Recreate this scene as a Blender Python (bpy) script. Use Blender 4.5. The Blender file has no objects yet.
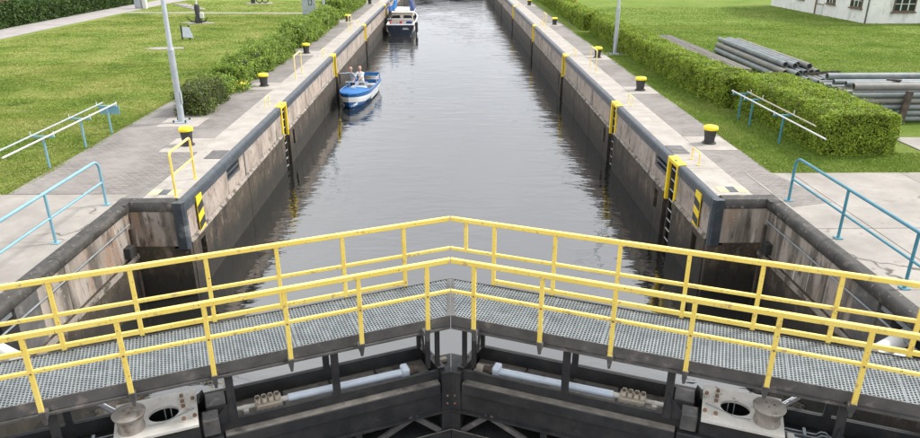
import bpy, bmesh, math, random
import numpy as np
from mathutils import Vector
random.seed(7); RNG = np.random.default_rng(11)
R = math.radians
S = bpy.context.scene
COL = S.collection

# ------------------------------------------------------------------ camera, sky, sun, exposure
cam = bpy.data.cameras.new('camera'); cam.sensor_width = 36; cam.lens = 26.65; cam.clip_end = 2000
co = bpy.data.objects.new('camera', cam); COL.objects.link(co); S.camera = co
co.location = (0, 0, 5.38); co.rotation_euler = (R(90 - 22.06), 0, R(-0.897))
SUN_EL, SUN_AZ = R(46), R(72)      # azimuth clockwise from +Y
W = bpy.data.worlds.new('World'); S.world = W; W.use_nodes = True
wn = W.node_tree.nodes; wl = W.node_tree.links
bg = wn['Background']; sky = wn.new('ShaderNodeTexSky'); sky.sky_type = 'NISHITA'; sky.sun_disc = False
sky.sun_elevation = SUN_EL; sky.sun_rotation = SUN_AZ; sky.dust_density = 4; sky.air_density = 1.2; sky.altitude = 50
hsv = wn.new('ShaderNodeHueSaturation'); hsv.inputs['Saturation'].default_value = .22
wl.new(sky.outputs[0], hsv.inputs['Color'])
# bright, nearly even cloud cover over the clear sky
wtc = wn.new('ShaderNodeTexCoord'); wno = wn.new('ShaderNodeTexNoise'); wno.inputs['Scale'].default_value = 2.2; wno.inputs['Detail'].default_value = 6
wl.new(wtc.outputs['Generated'], wno.inputs['Vector']); wrp = wn.new('ShaderNodeValToRGB'); wl.new(wno.outputs['Fac'], wrp.inputs[0])
wrp.color_ramp.elements[0].position = .3; wrp.color_ramp.elements[0].color = (4.7, 4.85, 5.2, 1); wrp.color_ramp.elements[1].position = .7; wrp.color_ramp.elements[1].color = (7.0, 7.1, 7.25, 1)
wmx = wn.new('ShaderNodeMix'); wmx.data_type = 'RGBA'; wmx.inputs[0].default_value = .8
wl.new(hsv.outputs[0], wmx.inputs[6]); wl.new(wrp.outputs[0], wmx.inputs[7]); wl.new(wmx.outputs[2], bg.inputs[0]); bg.inputs[1].default_value = .15
sl = bpy.data.lights.new('sun', 'SUN'); sl.energy = 2.2; sl.angle = R(10); sl.color = (1, .96, .9)
so = bpy.data.objects.new('sun', sl); COL.objects.link(so); so.location = (0, 0, 40)
sd = Vector((math.sin(SUN_AZ) * math.cos(SUN_EL), math.cos(SUN_AZ) * math.cos(SUN_EL), math.sin(SUN_EL)))
so.rotation_euler = sd.to_track_quat('Z', 'Y').to_euler()
S.view_settings.view_transform = 'Standard'; S.view_settings.look = 'None'
S.view_settings.exposure = 0.95; S.view_settings.gamma = 1
S.render.engine = 'CYCLES'

# ------------------------------------------------------------------ materials
M = {}
def nodes_of(name):
    m = bpy.data.materials.new(name); m.use_nodes = True; M[name] = m
    t = m.node_tree; return m, t.nodes, t.links, t.nodes['Principled BSDF']
def c4(c): return (c[0], c[1], c[2], 1)
def noise(n, l, vec, scale, detail=5, rough=.6, dist=0):
    x = n.new('ShaderNodeTexNoise'); x.inputs['Scale'].default_value = scale; x.inputs['Detail'].default_value = detail
    x.inputs['Roughness'].default_value = rough; x.inputs['Distortion'].default_value = dist
    l.new(vec, x.inputs['Vector']); return x.outputs['Fac']
def posvec(n, l, stretch=(1, 1, 1)):
    g = n.new('ShaderNodeNewGeometry'); mp = n.new('ShaderNodeMapping'); mp.inputs['Scale'].default_value = stretch
    l.new(g.outputs['Position'], mp.inputs['Vector']); return mp.outputs[0]
def ramp(n, l, fac, stops):
    r = n.new('ShaderNodeValToRGB'); e = r.color_ramp.elements
    while len(e) < len(stops): e.new(.5)
    for k, (p, c) in enumerate(stops): e[k].position = p; e[k].color = c4(c) if not isinstance(c, (int, float)) else (c, c, c, 1)
    l.new(fac, r.inputs[0]); return r.outputs[0]
def mix(n, l, fac, a, b):
    x = n.new('ShaderNodeMix'); x.data_type = 'RGBA'
    if isinstance(fac, (int, float)): x.inputs[0].default_value = fac
    else: l.new(fac, x.inputs[0])
    for v, i in ((a, 6), (b, 7)):
        if isinstance(v, tuple): x.inputs[i].default_value = c4(v)
        else: l.new(v, x.inputs[i])
    return x.outputs[2]
def bumpn(n, l, b, h, strength, dist=.02):
    x = n.new('ShaderNodeBump'); x.inputs['Strength'].default_value = strength; x.inputs['Distance'].default_value = dist
    l.new(h, x.inputs['Height']); l.new(x.outputs[0], b.inputs['Normal'])
def pm(name, c1, c2, rough=.75, metal=0, scale=2.5, stretch=(1, 1, 1), bump=.25, bscale=30, speck=None, lo=.35, hi=.65, island=0, spec=.5, crack=0, wet=False, coat=0):
    m, n, l, b = nodes_of(name); v = posvec(n, l, stretch)
    col = ramp(n, l, noise(n, l, v, scale, 7, .65), [(lo, c1), (hi, c2)])
    if island:
        g = n.new('ShaderNodeNewGeometry'); h = n.new('ShaderNodeHueSaturation'); mr = n.new('ShaderNodeMapRange')
        l.new(g.outputs['Random Per Island'], mr.inputs[0]); mr.inputs[3].default_value = 1 - island; mr.inputs[4].default_value = 1 + island
        l.new(col, h.inputs['Color']); l.new(mr.outputs[0], h.inputs['Value']); col = h.outputs[0]
    if speck:
        for (sc, th, wd, scol, st) in speck:
            f = ramp(n, l, noise(n, l, posvec(n, l, st), sc, 6, .6), [(th, 0.), (min(1, th + wd), 1.)])
            col = mix(n, l, f, col, scol)
    if wet:      # slime left below the usual water line, with a ragged upper edge
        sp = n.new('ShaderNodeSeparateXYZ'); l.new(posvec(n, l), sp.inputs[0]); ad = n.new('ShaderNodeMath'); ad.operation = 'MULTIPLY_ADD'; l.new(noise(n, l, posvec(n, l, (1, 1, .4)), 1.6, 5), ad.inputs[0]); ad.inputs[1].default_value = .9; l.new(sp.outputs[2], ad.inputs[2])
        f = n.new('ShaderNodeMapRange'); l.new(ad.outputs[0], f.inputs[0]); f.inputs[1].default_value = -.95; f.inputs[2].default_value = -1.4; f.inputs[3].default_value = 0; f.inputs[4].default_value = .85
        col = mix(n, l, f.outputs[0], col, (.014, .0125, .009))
    if crack:
        vo = n.new('ShaderNodeTexVoronoi'); vo.feature = 'DISTANCE_TO_EDGE'; vo.inputs['Scale'].default_value = crack
        dv = n.new('ShaderNodeVectorMath'); dv.operation = 'MULTIPLY_ADD'; nv_ = n.new('ShaderNodeTexNoise'); nv_.inputs['Scale'].default_value = 3; l.new(posvec(n, l), nv_.inputs['Vector'])
        l.new(nv_.outputs['Color'], dv.inputs[0]); dv.inputs[1].default_value = (.5, .5, .5); l.new(posvec(n, l), dv.inputs[2]); l.new(dv.outputs[0], vo.inputs['Vector'])
        f1 = ramp(n, l, vo.outputs[0], [(.004, 1.), (.012, 0.)]); f2 = ramp(n, l, noise(n, l, posvec(n, l), .5, 3), [(.5, 0.), (.58, 1.)])
        mm_ = n.new('ShaderNodeMath'); mm_.operation = 'MULTIPLY'; l.new(f1, mm_.inputs[0]); l.new(f2, mm_.inputs[1]); col = mix(n, l, mm_.outputs[0], col, (.09, .08, .065))
    l.new(col, b.inputs['Base Color']); b.inputs['Metallic'].default_value = metal; b.inputs['Specular IOR Level'].default_value = spec
    rr = n.new('ShaderNodeMapRange'); l.new(noise(n, l, v, scale * 3, 3), rr.inputs[0]); rr.inputs[3].default_value = max(0, rough - .15); rr.inputs[4].default_value = min(1, rough + .15)
    l.new(rr.outputs[0], b.inputs['Roughness'])
    if coat: b.inputs['Coat Weight'].default_value = coat; b.inputs['Coat Roughness'].default_value = .15
    if bump: bumpn(n, l, b, noise(n, l, posvec(n, l), bscale, 5, .7), bump, .01)
    return m
U1 = (1, 1, 1)
pm('coping_concrete', (.285, .258, .228), (.38, .35, .315), .85, scale=1.6, speck=[(5, .58, .12, (.27, .25, .22), U1), (60, .6, .1, (.30, .28, .26), U1), (1.1, .66, .1, (.2, .19, .17), (1, .4, 1))])
pm('slab_concrete', (.225, .206, .184), (.32, .296, .268), .85, scale=.9, crack=.28, speck=[(3, .55, .15, (.25, .225, .2), U1), (45, .60, .08, (.21, .19, .175), U1), (.8, .56, .12, (.225, .2, .18), (1, .5, 1)), (6, .66, .05, (.15, .135, .12), U1)])
pm('asphalt', (.26, .235, .225), (.34, .315, .3), .9, scale=.8, speck=[(40, .58, .1, (.2, .19, .18), U1), (2, .63, .1, (.19, .175, .165), U1)])
pm('wall_panel', (.215, .178, .15), (.375, .318, .272), .85, scale=1.3, bump=.6, bscale=14, lo=.32, hi=.6,
   speck=[(.8, .52, .16, (.385, .305, .25), (1, 1, .8)), (2.1, .56, .14, (.17, .135, .11), (1, 1, .35)), (7, .57, .08, (.12, .098, .08), (1, 1, .5)), (22, .6, .06, (.42, .36, .31), U1), (1.1, .63, .08, (.46, .42, .37), (1, 1, .3)), (4.5, .64, .05, (.12, .1, .085), (1, 1, .12))])
pm('wall_recess', (.22, .19, .16), (.37, .32, .275), .85, scale=1.5, stretch=(1, 1, .4), bump=.8, bscale=16,
   speck=[(2.2, .46, .14, (.10, .084, .068), (1, 1, .14)), (1.2, .56, .1, (.27, .18, .125), (1, 1, .4)), (5, .56, .1, (.07, .06, .05), (1, 1, .3)), (4, .63, .06, (.5, .465, .42), (1, 1, .08)), (16, .64, .05, (.42, .38, .33), U1)])
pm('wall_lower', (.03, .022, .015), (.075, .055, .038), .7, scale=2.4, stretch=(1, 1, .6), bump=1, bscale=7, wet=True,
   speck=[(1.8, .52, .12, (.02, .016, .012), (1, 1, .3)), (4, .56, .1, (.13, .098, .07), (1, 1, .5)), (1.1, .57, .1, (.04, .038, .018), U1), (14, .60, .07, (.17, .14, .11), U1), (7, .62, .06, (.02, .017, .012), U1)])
pm('wall_ledge', (.17, .145, .12), (.30, .265, .23), .85, scale=3, speck=[(4, .5, .1, (.07, .058, .046), U1)])
pm('nosing_steel', (.04, .05, .06), (.07, .083, .097), .4, .3, scale=3, bump=.12, speck=[(9, .66, .05, (.17, .14, .11), U1), (2, .64, .1, (.2, .21, .22), (1, .3, 1))])
pm('bitumen', (.022, .02, .018), (.055, .05, .044), .62, scale=4, bump=.5, bscale=22, speck=[(2.5, .56, .14, (.13, .112, .094), U1), (12, .62, .06, (.2, .175, .15), U1)])
pm('yellow_paint', (.82, .60, .11), (.87, .68, .17), .28, scale=2, bump=.08, coat=.6, speck=[(2.2, .60, .14, (.72, .53, .16), U1), (7, .60, .07, (.52, .36, .13), U1), (30, .64, .03, (.20, .115, .06), U1)])
pm('pale_yellow_paint', (.79, .62, .22), (.83, .68, .3), .55, scale=4, bump=.06, speck=[(14, .68, .05, (.5, .42, .25), U1)])
pm('gate_steel', (.02, .021, .0225), (.042, .042, .043), .5, 0, spec=.35, scale=3, bump=.2, speck=[(4, .64, .1, (.06, .055, .05), U1), (30, .70, .05, (.17, .15, .12), U1)])
pm('dusty_steel', (.13, .118, .102), (.22, .2, .176), .9, scale=5, bump=.3, speck=[(3, .57, .12, (.05, .048, .045), U1), (40, .68, .05, (.35, .31, .26), U1)])
pm('edge_channel', (.07, .067, .066), (.13, .125, .12), .6, .1, scale=2.5, bump=.2, speck=[(5, .58, .1, (.19, .165, .15), (1, 1, 1)), (11, .64, .06, (.028, .027, .026), U1)])
pm('galvanized', (.17, .19, .20), (.27, .295, .305), .5, .3, scale=6, bump=.1, speck=[(1.3, .62, .1, (.20, .215, .22), U1)])
pm('lamp_galvanized', (.34, .37, .395), (.43, .465, .49), .5, .3, scale=5, bump=.05)
pm('sky_blue_paint', (.15, .31, .39), (.20, .375, .45), .42, scale=4, bump=.05, speck=[(18, .68, .05, (.25, .2, .15), U1)])
pm('teal_blue_paint', (.04, .18, .25), (.06, .235, .31), .42, scale=4, bump=.05, speck=[(18, .67, .05, (.2, .17, .13), U1)])
pm('cylinder_paint', (.50, .575, .67), (.60, .66, .735), .38, scale=4, bump=.05, speck=[(7, .62, .08, (.34, .35, .37), U1)])
pm('cream_plate', (.50, .475, .43), (.62, .6, .55), .6, scale=4, bump=.2, speck=[(6, .6, .1, (.33, .27, .22), U1), (22, .68, .05, (.2, .12, .08), U1)])
pm('drum_metal', (.24, .215, .19), (.36, .33, .295), .6, .1, scale=6, bump=.3, speck=[(5, .55, .12, (.15, .115, .09), U1), (20, .62, .06, (.42, .39, .35), U1)])
pm('tan_casting', (.34, .29, .225), (.45, .4, .32), .75, scale=8, bump=.3, speck=[(9, .6, .1, (.19, .15, .11), U1)])
pm('rusty_nut', (.14, .08, .05), (.27, .16, .1), .85, scale=12, bump=.3)
pm('chrome_rod', (.7, .73, .76), (.8, .82, .84), .2, .7, scale=4, bump=0)
pm('bollard_black', (.022, .022, .024), (.045, .044, .045), .5, scale=6, bump=.2, speck=[(5, .62, .1, (.12, .1, .085), U1)])
pm('yellow_cap', (.80, .61, .012), (.85, .69, .025), .45, scale=5, bump=.1, speck=[(12, .66, .06, (.45, .33, .1), U1)])
pm('signal_yellow', (.78, .53, .008), (.84, .62, .02), .42, scale=5, bump=.1, speck=[(9, .64, .06, (.5, .36, .1), U1), (28, .66, .04, (.2, .12, .06), U1)])
pm('sign_black', (.02, .02, .02), (.035, .035, .035), .5, bump=.05)
pm('white_paint', (.52, .52, .51), (.62, .62, .61), .45, scale=3, bump=.05, speck=[(5, .66, .1, (.52, .5, .47), U1)])
pm('plaster_white', (.62, .62, .6), (.74, .74, .72), .9, scale=1.2, bump=.3, speck=[(2, .6, .1, (.5, .49, .46), (1, 1, .3)), (1.1, .64, .08, (.4, .38, .35), U1)])
pm('window_frame_brown', (.10, .065, .05), (.15, .1, .075), .6, scale=8, bump=.1)
pm('roof_tile', (.25, .085, .06), (.36, .14, .1), .8, scale=3, bump=.4)
pm('brick_red', (.22, .085, .07), (.33, .145, .12), .85, scale=6, bump=.5, bscale=12)
pm('pipe_grey', (.125, .145, .15), (.205, .228, .228), .6, .1, scale=1.5, stretch=(1, 1, 1), bump=.12, speck=[(2, .6, .1, (.30, .26, .225), U1)])
pm('pipe_tan', (.15, .145, .135), (.22, .21, .195), .65, .1, scale=1.5, bump=.12, speck=[(3, .58, .1, (.25, .17, .12), U1)])
pm('pipe_inside', (.02, .02, .02), (.035, .033, .03), .9, bump=0)
pm('rusty_steel', (.045, .034, .03), (.10, .075, .06), .85, scale=5, bump=.4, speck=[(6, .6, .1, (.16, .09, .055), U1)])
pm('old_timber', (.075, .067, .062), (.14, .125, .115), .9, scale=3, stretch=(6, .5, 3), bump=.5)
pm('bark', (.06, .045, .035), (.12, .09, .07), .9, scale=6, stretch=(1, 1, .3), bump=.6)
pm('earth', (.10, .075, .05), (.2, .155, .11), .95, scale=4, bump=.8, bscale=18)
pm('hull_blue', (.01, .10, .30), (.018, .14, .38), .25, scale=2, bump=0)
pm('hull_white', (.70, .71, .71), (.78, .78, .77), .3, scale=2, bump=0)
pm('hull_navy', (.008, .014, .03), (.014, .022, .042), .25, scale=2, bump=0)
pm('deck_cream', (.56, .5, .42), (.66, .6, .52), .6, scale=4, bump=.1)
pm('deck_grey', (.36, .38, .4), (.46, .48, .5), .6, scale=4, bump=.1)
pm('canvas_blue', (.015, .11, .32), (.03, .16, .42), .8, scale=5, bump=.4, bscale=9)
pm('canvas_navy', (.02, .04, .13), (.03, .06, .18), .8, scale=5, bump=.4, bscale=9)
pm('rubber_black', (.016, .016, .017), (.03, .03, .03), .7, bump=.1)
pm('red_paint', (.55, .03, .03), (.62, .05, .04), .4, bump=0)
pm('skin', (.52, .28, .2), (.6, .34, .25), .55, scale=9, bump=0)
pm('hair_grey', (.2, .18, .16), (.34, .31, .28), .8, scale=30, bump=.3)
pm('shirt_grey_blue', (.27, .33, .40), (.36, .42, .5), .9, scale=12, bump=.3)
pm('shirt_white', (.70, .70, .68), (.78, .78, .76), .9, scale=12, bump=.3)
pm('shirt_blue', (.08, .17, .40), (.12, .22, .47), .9, scale=12, bump=.3)
pm('trousers_dark', (.045, .043, .045), (.075, .07, .07), .9, scale=12, bump=.3)
pm('trousers_sand', (.40, .36, .3), (.48, .43, .36), .9, scale=12, bump=.3)
pm('blossom', (.7, .68, .64), (.78, .77, .73), .8, bump=0)
pm('flower_yellow', (.75, .6, .05), (.8, .68, .1), .8, bump=0)
def leafmat(name, c1, c2, c3, sc=2.4):
    m, n, l, b = nodes_of(name); g = n.new('ShaderNodeNewGeometry')
    col = ramp(n, l, g.outputs['Random Per Island'], [(0, c1), (.55, c2), (1, c3)])
    f = ramp(n, l, noise(n, l, posvec(n, l), sc, 4), [(.36, .6), (.62, 1.15)])
    mm = n.new('ShaderNodeMix'); mm.data_type = 'RGBA'; mm.blend_type = 'MULTIPLY'; mm.inputs[0].default_value = 1
    l.new(col, mm.inputs[6]); l.new(f, mm.inputs[7]); l.new(mm.outputs[2], b.inputs['Base Color'])
    b.inputs['Roughness'].default_value = .55; b.inputs['Specular IOR Level'].default_value = .3
    tr = n.new('ShaderNodeBsdfTranslucent'); l.new(mm.outputs[2], tr.inputs[0]); ms = n.new('ShaderNodeMixShader'); ms.inputs[0].default_value = .3
    l.new(b.outputs[0], ms.inputs[1]); l.new(tr.outputs[0], ms.inputs[2]); l.new(ms.outputs[0], n['Material Output'].inputs[0])
leafmat('leaf_privet', (.13, .22, .018), (.25, .35, .032), (.40, .46, .065))
leafmat('leaf_brownish', (.11, .09, .045), (.10, .15, .03), (.2, .27, .055))
leafmat('leaf_bush', (.11, .20, .028), (.22, .33, .045), (.36, .45, .09))
leafmat('leaf_dark', (.03, .065, .014), (.055, .105, .02), (.09, .15, .03))
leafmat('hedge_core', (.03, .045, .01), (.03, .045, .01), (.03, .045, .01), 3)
# lawn
def lawn_colour(n, l):
    v = posvec(n, l)
    a = ramp(n, l, noise(n, l, v, .3, 6, .62), [(.34, (.11, .17, .028)), (.48, (.175, .23, .045)), (.66, (.265, .28, .085))])
    a = mix(n, l, ramp(n, l, noise(n, l, posvec(n, l, (.5, 1.6, 1)), 1.1, 5, .65), [(.5, 0.), (.7, .75)]), a, (.30, .30, .105))
    a = mix(n, l, ramp(n, l, noise(n, l, v, .8, 5, .65), [(.55, 0.), (.7, .7)]), a, (.085, .125, .017))
    sep = n.new('ShaderNodeSeparateXYZ'); l.new(v, sep.inputs[0]); mr = n.new('ShaderNodeMapRange'); l.new(sep.outputs[0], mr.inputs[0])
    mr.inputs[1].default_value = -2; mr.inputs[2].default_value = 8; mr.inputs[3].default_value = 0; mr.inputs[4].default_value = .45
    return mix(n, l, mr.outputs[0], a, (.105, .185, .024)), v
m, n, l, b = nodes_of('lawn'); a, v = lawn_colour(n, l)
a = mix(n, l, ramp(n, l, noise(n, l, v, 9, 5, .7), [(.45, 0.), (.8, .6)]), a, (.095, .145, .02))
l.new(a, b.inputs['Base Color']); b.inputs['Roughness'].default_value = .95; b.inputs['Specular IOR Level'].default_value = .1
bumpn(n, l, b, noise(n, l, v, 22, 6, .75), 1, .06)
m, n, l, b = nodes_of('grass_blade'); a, v = lawn_colour(n, l); g = n.new('ShaderNodeNewGeometry'); h = n.new('ShaderNodeHueSaturation'); mr = n.new('ShaderNodeMapRange')
l.new(g.outputs['Random Per Island'], mr.inputs[0]); mr.inputs[3].default_value = .95; mr.inputs[4].default_value = 1.5; l.new(a, h.inputs['Color']); l.new(mr.outputs[0], h.inputs['Value'])
l.new(h.outputs[0], b.inputs['Base Color']); b.inputs['Roughness'].default_value = .6; b.inputs['Specular IOR Level'].default_value = .2
tr = n.new('ShaderNodeBsdfTranslucent'); l.new(h.outputs[0], tr.inputs[0]); ms = n.new('ShaderNodeMixShader'); ms.inputs[0].default_value = .35
l.new(b.outputs[0], ms.inputs[1]); l.new(tr.outputs[0], ms.inputs[2]); l.new(ms.outputs[0], n['Material Output'].inputs[0])
# setts
m, n, l, b = nodes_of('paving_setts'); v = posvec(n, l)
br = n.new('ShaderNodeTexBrick'); l.new(v, br.inputs['Vector']); br.inputs['Scale'].default_value = 1; br.inputs['Brick Width'].default_value = .22; br.inputs['Row Height'].default_value = .115
br.inputs['Mortar Size'].default_value = .012; br.inputs['Mortar Smooth'].default_value = .4; br.inputs['Bias'].default_value = 0
br.inputs['Color1'].default_value = (.15, .135, .125, 1); br.inputs['Color2'].default_value = (.215, .196, .184, 1); br.inputs['Mortar'].default_value = (.085, .075, .062, 1)
a = mix(n, l, ramp(n, l, noise(n, l, v, .6, 6, .65), [(.4, 0.), (.62, .8)]), br.outputs[0], (.235, .216, .202))
a = mix(n, l, ramp(n, l, noise(n, l, v, 1.7, 6, .65), [(.58, 0.), (.72, .75)]), a, (.12, .105, .094))
a = mix(n, l, ramp(n, l, noise(n, l, posvec(n, l, (.5, 5, 1)), 2.2, 5, .6), [(.55, 0.), (.7, .5)]), a, (.11, .096, .085))
l.new(a, b.inputs['Base Color']); b.inputs['Roughness'].default_value = .85
bumpn(n, l, b, br.outputs['Fac'], -.6, .012)
# water
def water(name, base, rp):
    m, n, l, b = nodes_of(name); b.inputs['Base Color'].default_value = c4(base); b.inputs['Roughness'].default_value = .02; b.inputs['IOR'].default_value = 2.6
    b.inputs['Specular IOR Level'].default_value = .5
    n1 = noise(n, l, posvec(n, l, (.42, 1, 1)), 1.5, 3, .5, .4); n2 = noise(n, l, posvec(n, l, (.5, 1, 1)), 5, 3, .55); n3 = noise(n, l, posvec(n, l, (.8, .35, 1)), .3, 3)
    def mul(a, k):
        x = n.new('ShaderNodeMath'); x.operation = 'MULTIPLY'; l.new(a, x.inputs[0])
        if isinstance(k, float): x.inputs[1].default_value = k
        else: l.new(k, x.inputs[1])
        return x.outputs[0]
    ad = n.new('ShaderNodeMath'); ad.operation = 'ADD'; l.new(mul(n1, 1.), ad.inputs[0]); l.new(mul(n2, .22), ad.inputs[1])
    h = mul(ad.outputs[0], ramp(n, l, n3, [(.36, .3), (.62, 1.15)]))
    bumpn(n, l, b, h, rp, .11)
water('canal_water', (.012, .0125, .011), .34)
m, n, l, b = nodes_of('glass_dark'); b.inputs['Base Color'].default_value = (.02, .024, .028, 1); b.inputs['Roughness'].default_value = .06
m, n, l, b = nodes_of('clear_glass'); b.inputs['Base Color'].default_value = (.8, .85, .88, 1); b.inputs['Roughness'].default_value = .03; b.inputs['Transmission Weight'].default_value = 1; b.inputs['IOR'].default_value = 1.3

# ------------------------------------------------------------------ mesh helpers
WO = {}
class MB:
    def __init__(s, T=None): s.v = []; s.f = []; s.mi = []; s.T = T; s.cur = 0
    def pt(s, p): s.v.append(tuple(s.T(p)) if s.T else tuple(p)); return len(s.v) - 1
    def face(s, ids): s.f.append(tuple(ids)); s.mi.append(s.cur)
    def box(s, a, b):
        x0, y0, z0 = [min(a[i], b[i]) for i in range(3)]; x1, y1, z1 = [max(a[i], b[i]) for i in range(3)]
        i = [s.pt(p) for p in ((x0, y0, z0), (x1, y0, z0), (x1, y1, z0), (x0, y1, z0), (x0, y0, z1), (x1, y0, z1), (x1, y1, z1), (x0, y1, z1))]
        for q in ((0, 3, 2, 1), (4, 5, 6, 7), (0, 1, 5, 4), (1, 2, 6, 5), (2, 3, 7, 6), (3, 0, 4, 7)): s.face([i[k] for k in q])
        return s
    def hexa(s, ps):
        i = [s.pt(p) for p in ps]
        for q in ((0, 3, 2, 1), (4, 5, 6, 7), (0, 1, 5, 4), (1, 2, 6, 5), (2, 3, 7, 6), (3, 0, 4, 7)): s.face([i[k] for k in q])
        return s
    def bar(s, p, q, w, h, up=(0, 0, 1)):
        p = Vector(p); q = Vector(q); d = (q - p).normalized(); up = Vector(up)
        if abs(d.dot(up)) > .95: up = Vector((0, 1, 0))
        x = d.cross(up).normalized(); y = x.cross(d).normalized()
        return s.hexa([p - x * w / 2 - y * h / 2, p + x * w / 2 - y * h / 2, q + x * w / 2 - y * h / 2, q - x * w / 2 - y * h / 2,
                       p - x * w / 2 + y * h / 2, p + x * w / 2 + y * h / 2, q + x * w / 2 + y * h / 2, q - x * w / 2 + y * h / 2])
    def tube(s, pts, r, seg=10, cap=True):
        pts = [Vector(p) for p in pts]; rs = r if isinstance(r, (list, tuple)) else [r] * len(pts); rings = []; x = None
        for k, p in enumerate(pts):
            d = ((pts[k + 1] - p) if k == 0 else (p - pts[k - 1]) if k == len(pts) - 1 else (pts[k + 1] - pts[k - 1])).normalized()
            if x is None:
                x = d.cross(Vector((0, 0, 1)));
                if x.length < .05: x = Vector((1, 0, 0))
            x = (x - d * x.dot(d)).normalized(); y = d.cross(x)
            rings.append([s.pt(p + (x * math.cos(2 * math.pi * j / seg) + y * math.sin(2 * math.pi * j / seg)) * rs[k]) for j in range(seg)])
        for a, b in zip(rings, rings[1:]):
            for j in range(seg): s.face((a[j], a[(j + 1) % seg], b[(j + 1) % seg], b[j]))
        if cap: s.face(rings[0][::-1]); s.face(rings[-1])
        return s
    def lathe(s, prof, c=(0, 0, 0), seg=20):
        rings = [[s.pt((c[0] + r * math.cos(2 * math.pi * j / seg), c[1] + r * math.sin(2 * math.pi * j / seg), c[2] + z)) for j in range(seg)] for r, z in prof]
        for a, b in zip(rings, rings[1:]):
            for j in range(seg): s.face((a[j], a[(j + 1) % seg], b[(j + 1) % seg], b[j]))
        s.face(rings[0][::-1]); s.face(rings[-1]); return s
    def prism(s, poly, axis, a, b):
        def P(u, v, w): return {'x': (w, u, v), 'y': (u, w, v), 'z': (u, v, w)}[axis]
        A = [s.pt(P(u, v, a)) for u, v in poly]; B = [s.pt(P(u, v, b)) for u, v in poly]; k = len(poly)
        for j in range(k): s.face((A[j], A[(j + 1) % k], B[(j + 1) % k], B[j]))
        s.face(A[::-1]); s.face(B); return s
    def build(s, name, mat, parent=None, bevel=0, smooth=False, loc=None):
        o0 = Vector(WO.get(parent.name, (0, 0, 0))) if parent else Vector(loc or (0, 0, 0))
        me = bpy.data.meshes.new(name); me.from_pydata([tuple(Vector(p) - o0) for p in s.v], [], s.f)
        mats = mat if isinstance(mat, (list, tuple)) else [mat]
        for q in mats: me.materials.append(M[q])
        me.polygons.foreach_set('material_index', s.mi)
        bm = bmesh.new(); bm.from_mesh(me); bmesh.ops.recalc_face_normals(bm, faces=bm.faces)
        if bevel: bmesh.ops.bevel(bm, geom=list(bm.edges), offset=bevel, segments=1, affect='EDGES', profile=.5)
        bm.to_mesh(me); bm.free()
        if smooth:
            me.polygons.foreach_set('use_smooth', [True] * len(me.polygons)); me.set_sharp_from_angle(angle=R(40))
        o = bpy.data.objects.new(name, me); COL.objects.link(o)
        if parent: o.parent = parent; WO[o.name] = tuple(o0)
        else: o.location = o0; WO[o.name] = tuple(o0)
        return o
def tag(o, label=None, cat=None, group=None, kind=None):
    for k, v in (('label', label), ('category', cat), ('group', group), ('kind', kind)):
        if v: o[k] = v
    return o
def thing(name, label, cat, loc=(0, 0, 0), group=None):
    o = bpy.data.objects.new(name, None); COL.objects.link(o); o.location = loc; o.empty_display_size = .2
    WO[o.name] = tuple(loc); return tag(o, label, cat, group)
def dup(root, loc, rz, label, group=None, parent=None):
    kids = [c for c in bpy.data.objects if c.parent == root]
    r = root.copy(); COL.objects.link(r)
    if loc is not None: r.location = loc; r.rotation_euler = (0, 0, rz)
    if parent: r.parent = parent
    if label: r['label'] = label
    if group: r['group'] = group
    for c in kids: dup(c, None, 0, None, None, r)
    return r
def struct(o): return tag(o, kind='structure')
def sheet(name, pts, z, mat):
    b = MB(); b.face([b.pt((x, y, z)) for x, y in pts]); o = b.build(name, mat)
    if o.data.polygons[0].normal.z < 0: o.data.flip_normals()
    return struct(o)

# ------------------------------------------------------------------ ground, water
YE = 150.
b = MB()
for x0, x1, y0, y1 in ((-400, -7, 14.5, YE), (7, 400, 14.5, YE), (-400, -7.5, -60, 14.5), (7.5, 400, -60, 14.5), (-400, -7, YE, 700), (-7, 7, YE, 700), (7, 400, YE, 700)):
    b.face([b.pt(p) for p in ((x0, y0, -.03), (x1, y0, -.03), (x1, y1, -.03), (x0, y1, -.03))])
g = b.build('ground', 'lawn'); struct(g)
if g.data.polygons[0].normal.z < 0: g.data.flip_normals()
sheet('water', [(-7.3, 6.95), (-.5, 9.62), (-.12, 9.26), (.12, 9.26), (.5, 9.62), (7.3, 6.95), (7.3, 14.6), (6.3, 14.6), (6.3, YE), (-6.3, YE), (-6.3, 14.6), (-7.3, 14.6)], -2.33, 'canal_water')
sheet('tailwater', [(-7.4, -60), (7.4, -60), (7.4, 8), (0, 9.9), (-7.4, 8)], -6.2, 'canal_water')
pv = struct(MB().box((-10.25, 15.0, -.3), (-7.0, YE, -.012)).build('quay_paving_left', 'paving_setts'))
pv2 = struct(MB().box((7.0, 15.3, -.3), (8.15, YE, -.012)).build('quay_paving_right', 'paving_setts'))
MB().box((7.0, 14.63, -.3), (7.49, 15.298, -.012)).build('paving_patch', 'paving_setts', pv2); MB().box((-7.49, 14.63, -.3), (-7.0, 14.998, -.012)).build('paving_patch', 'paving_setts', pv)
MB().prism([(7.52, 13.85), (8.55, 14.15), (8.15, 16.2), (7.52, 16.2)], 'z', -.3, .005).build('paving_patch', 'paving_setts', pv2)
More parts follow.
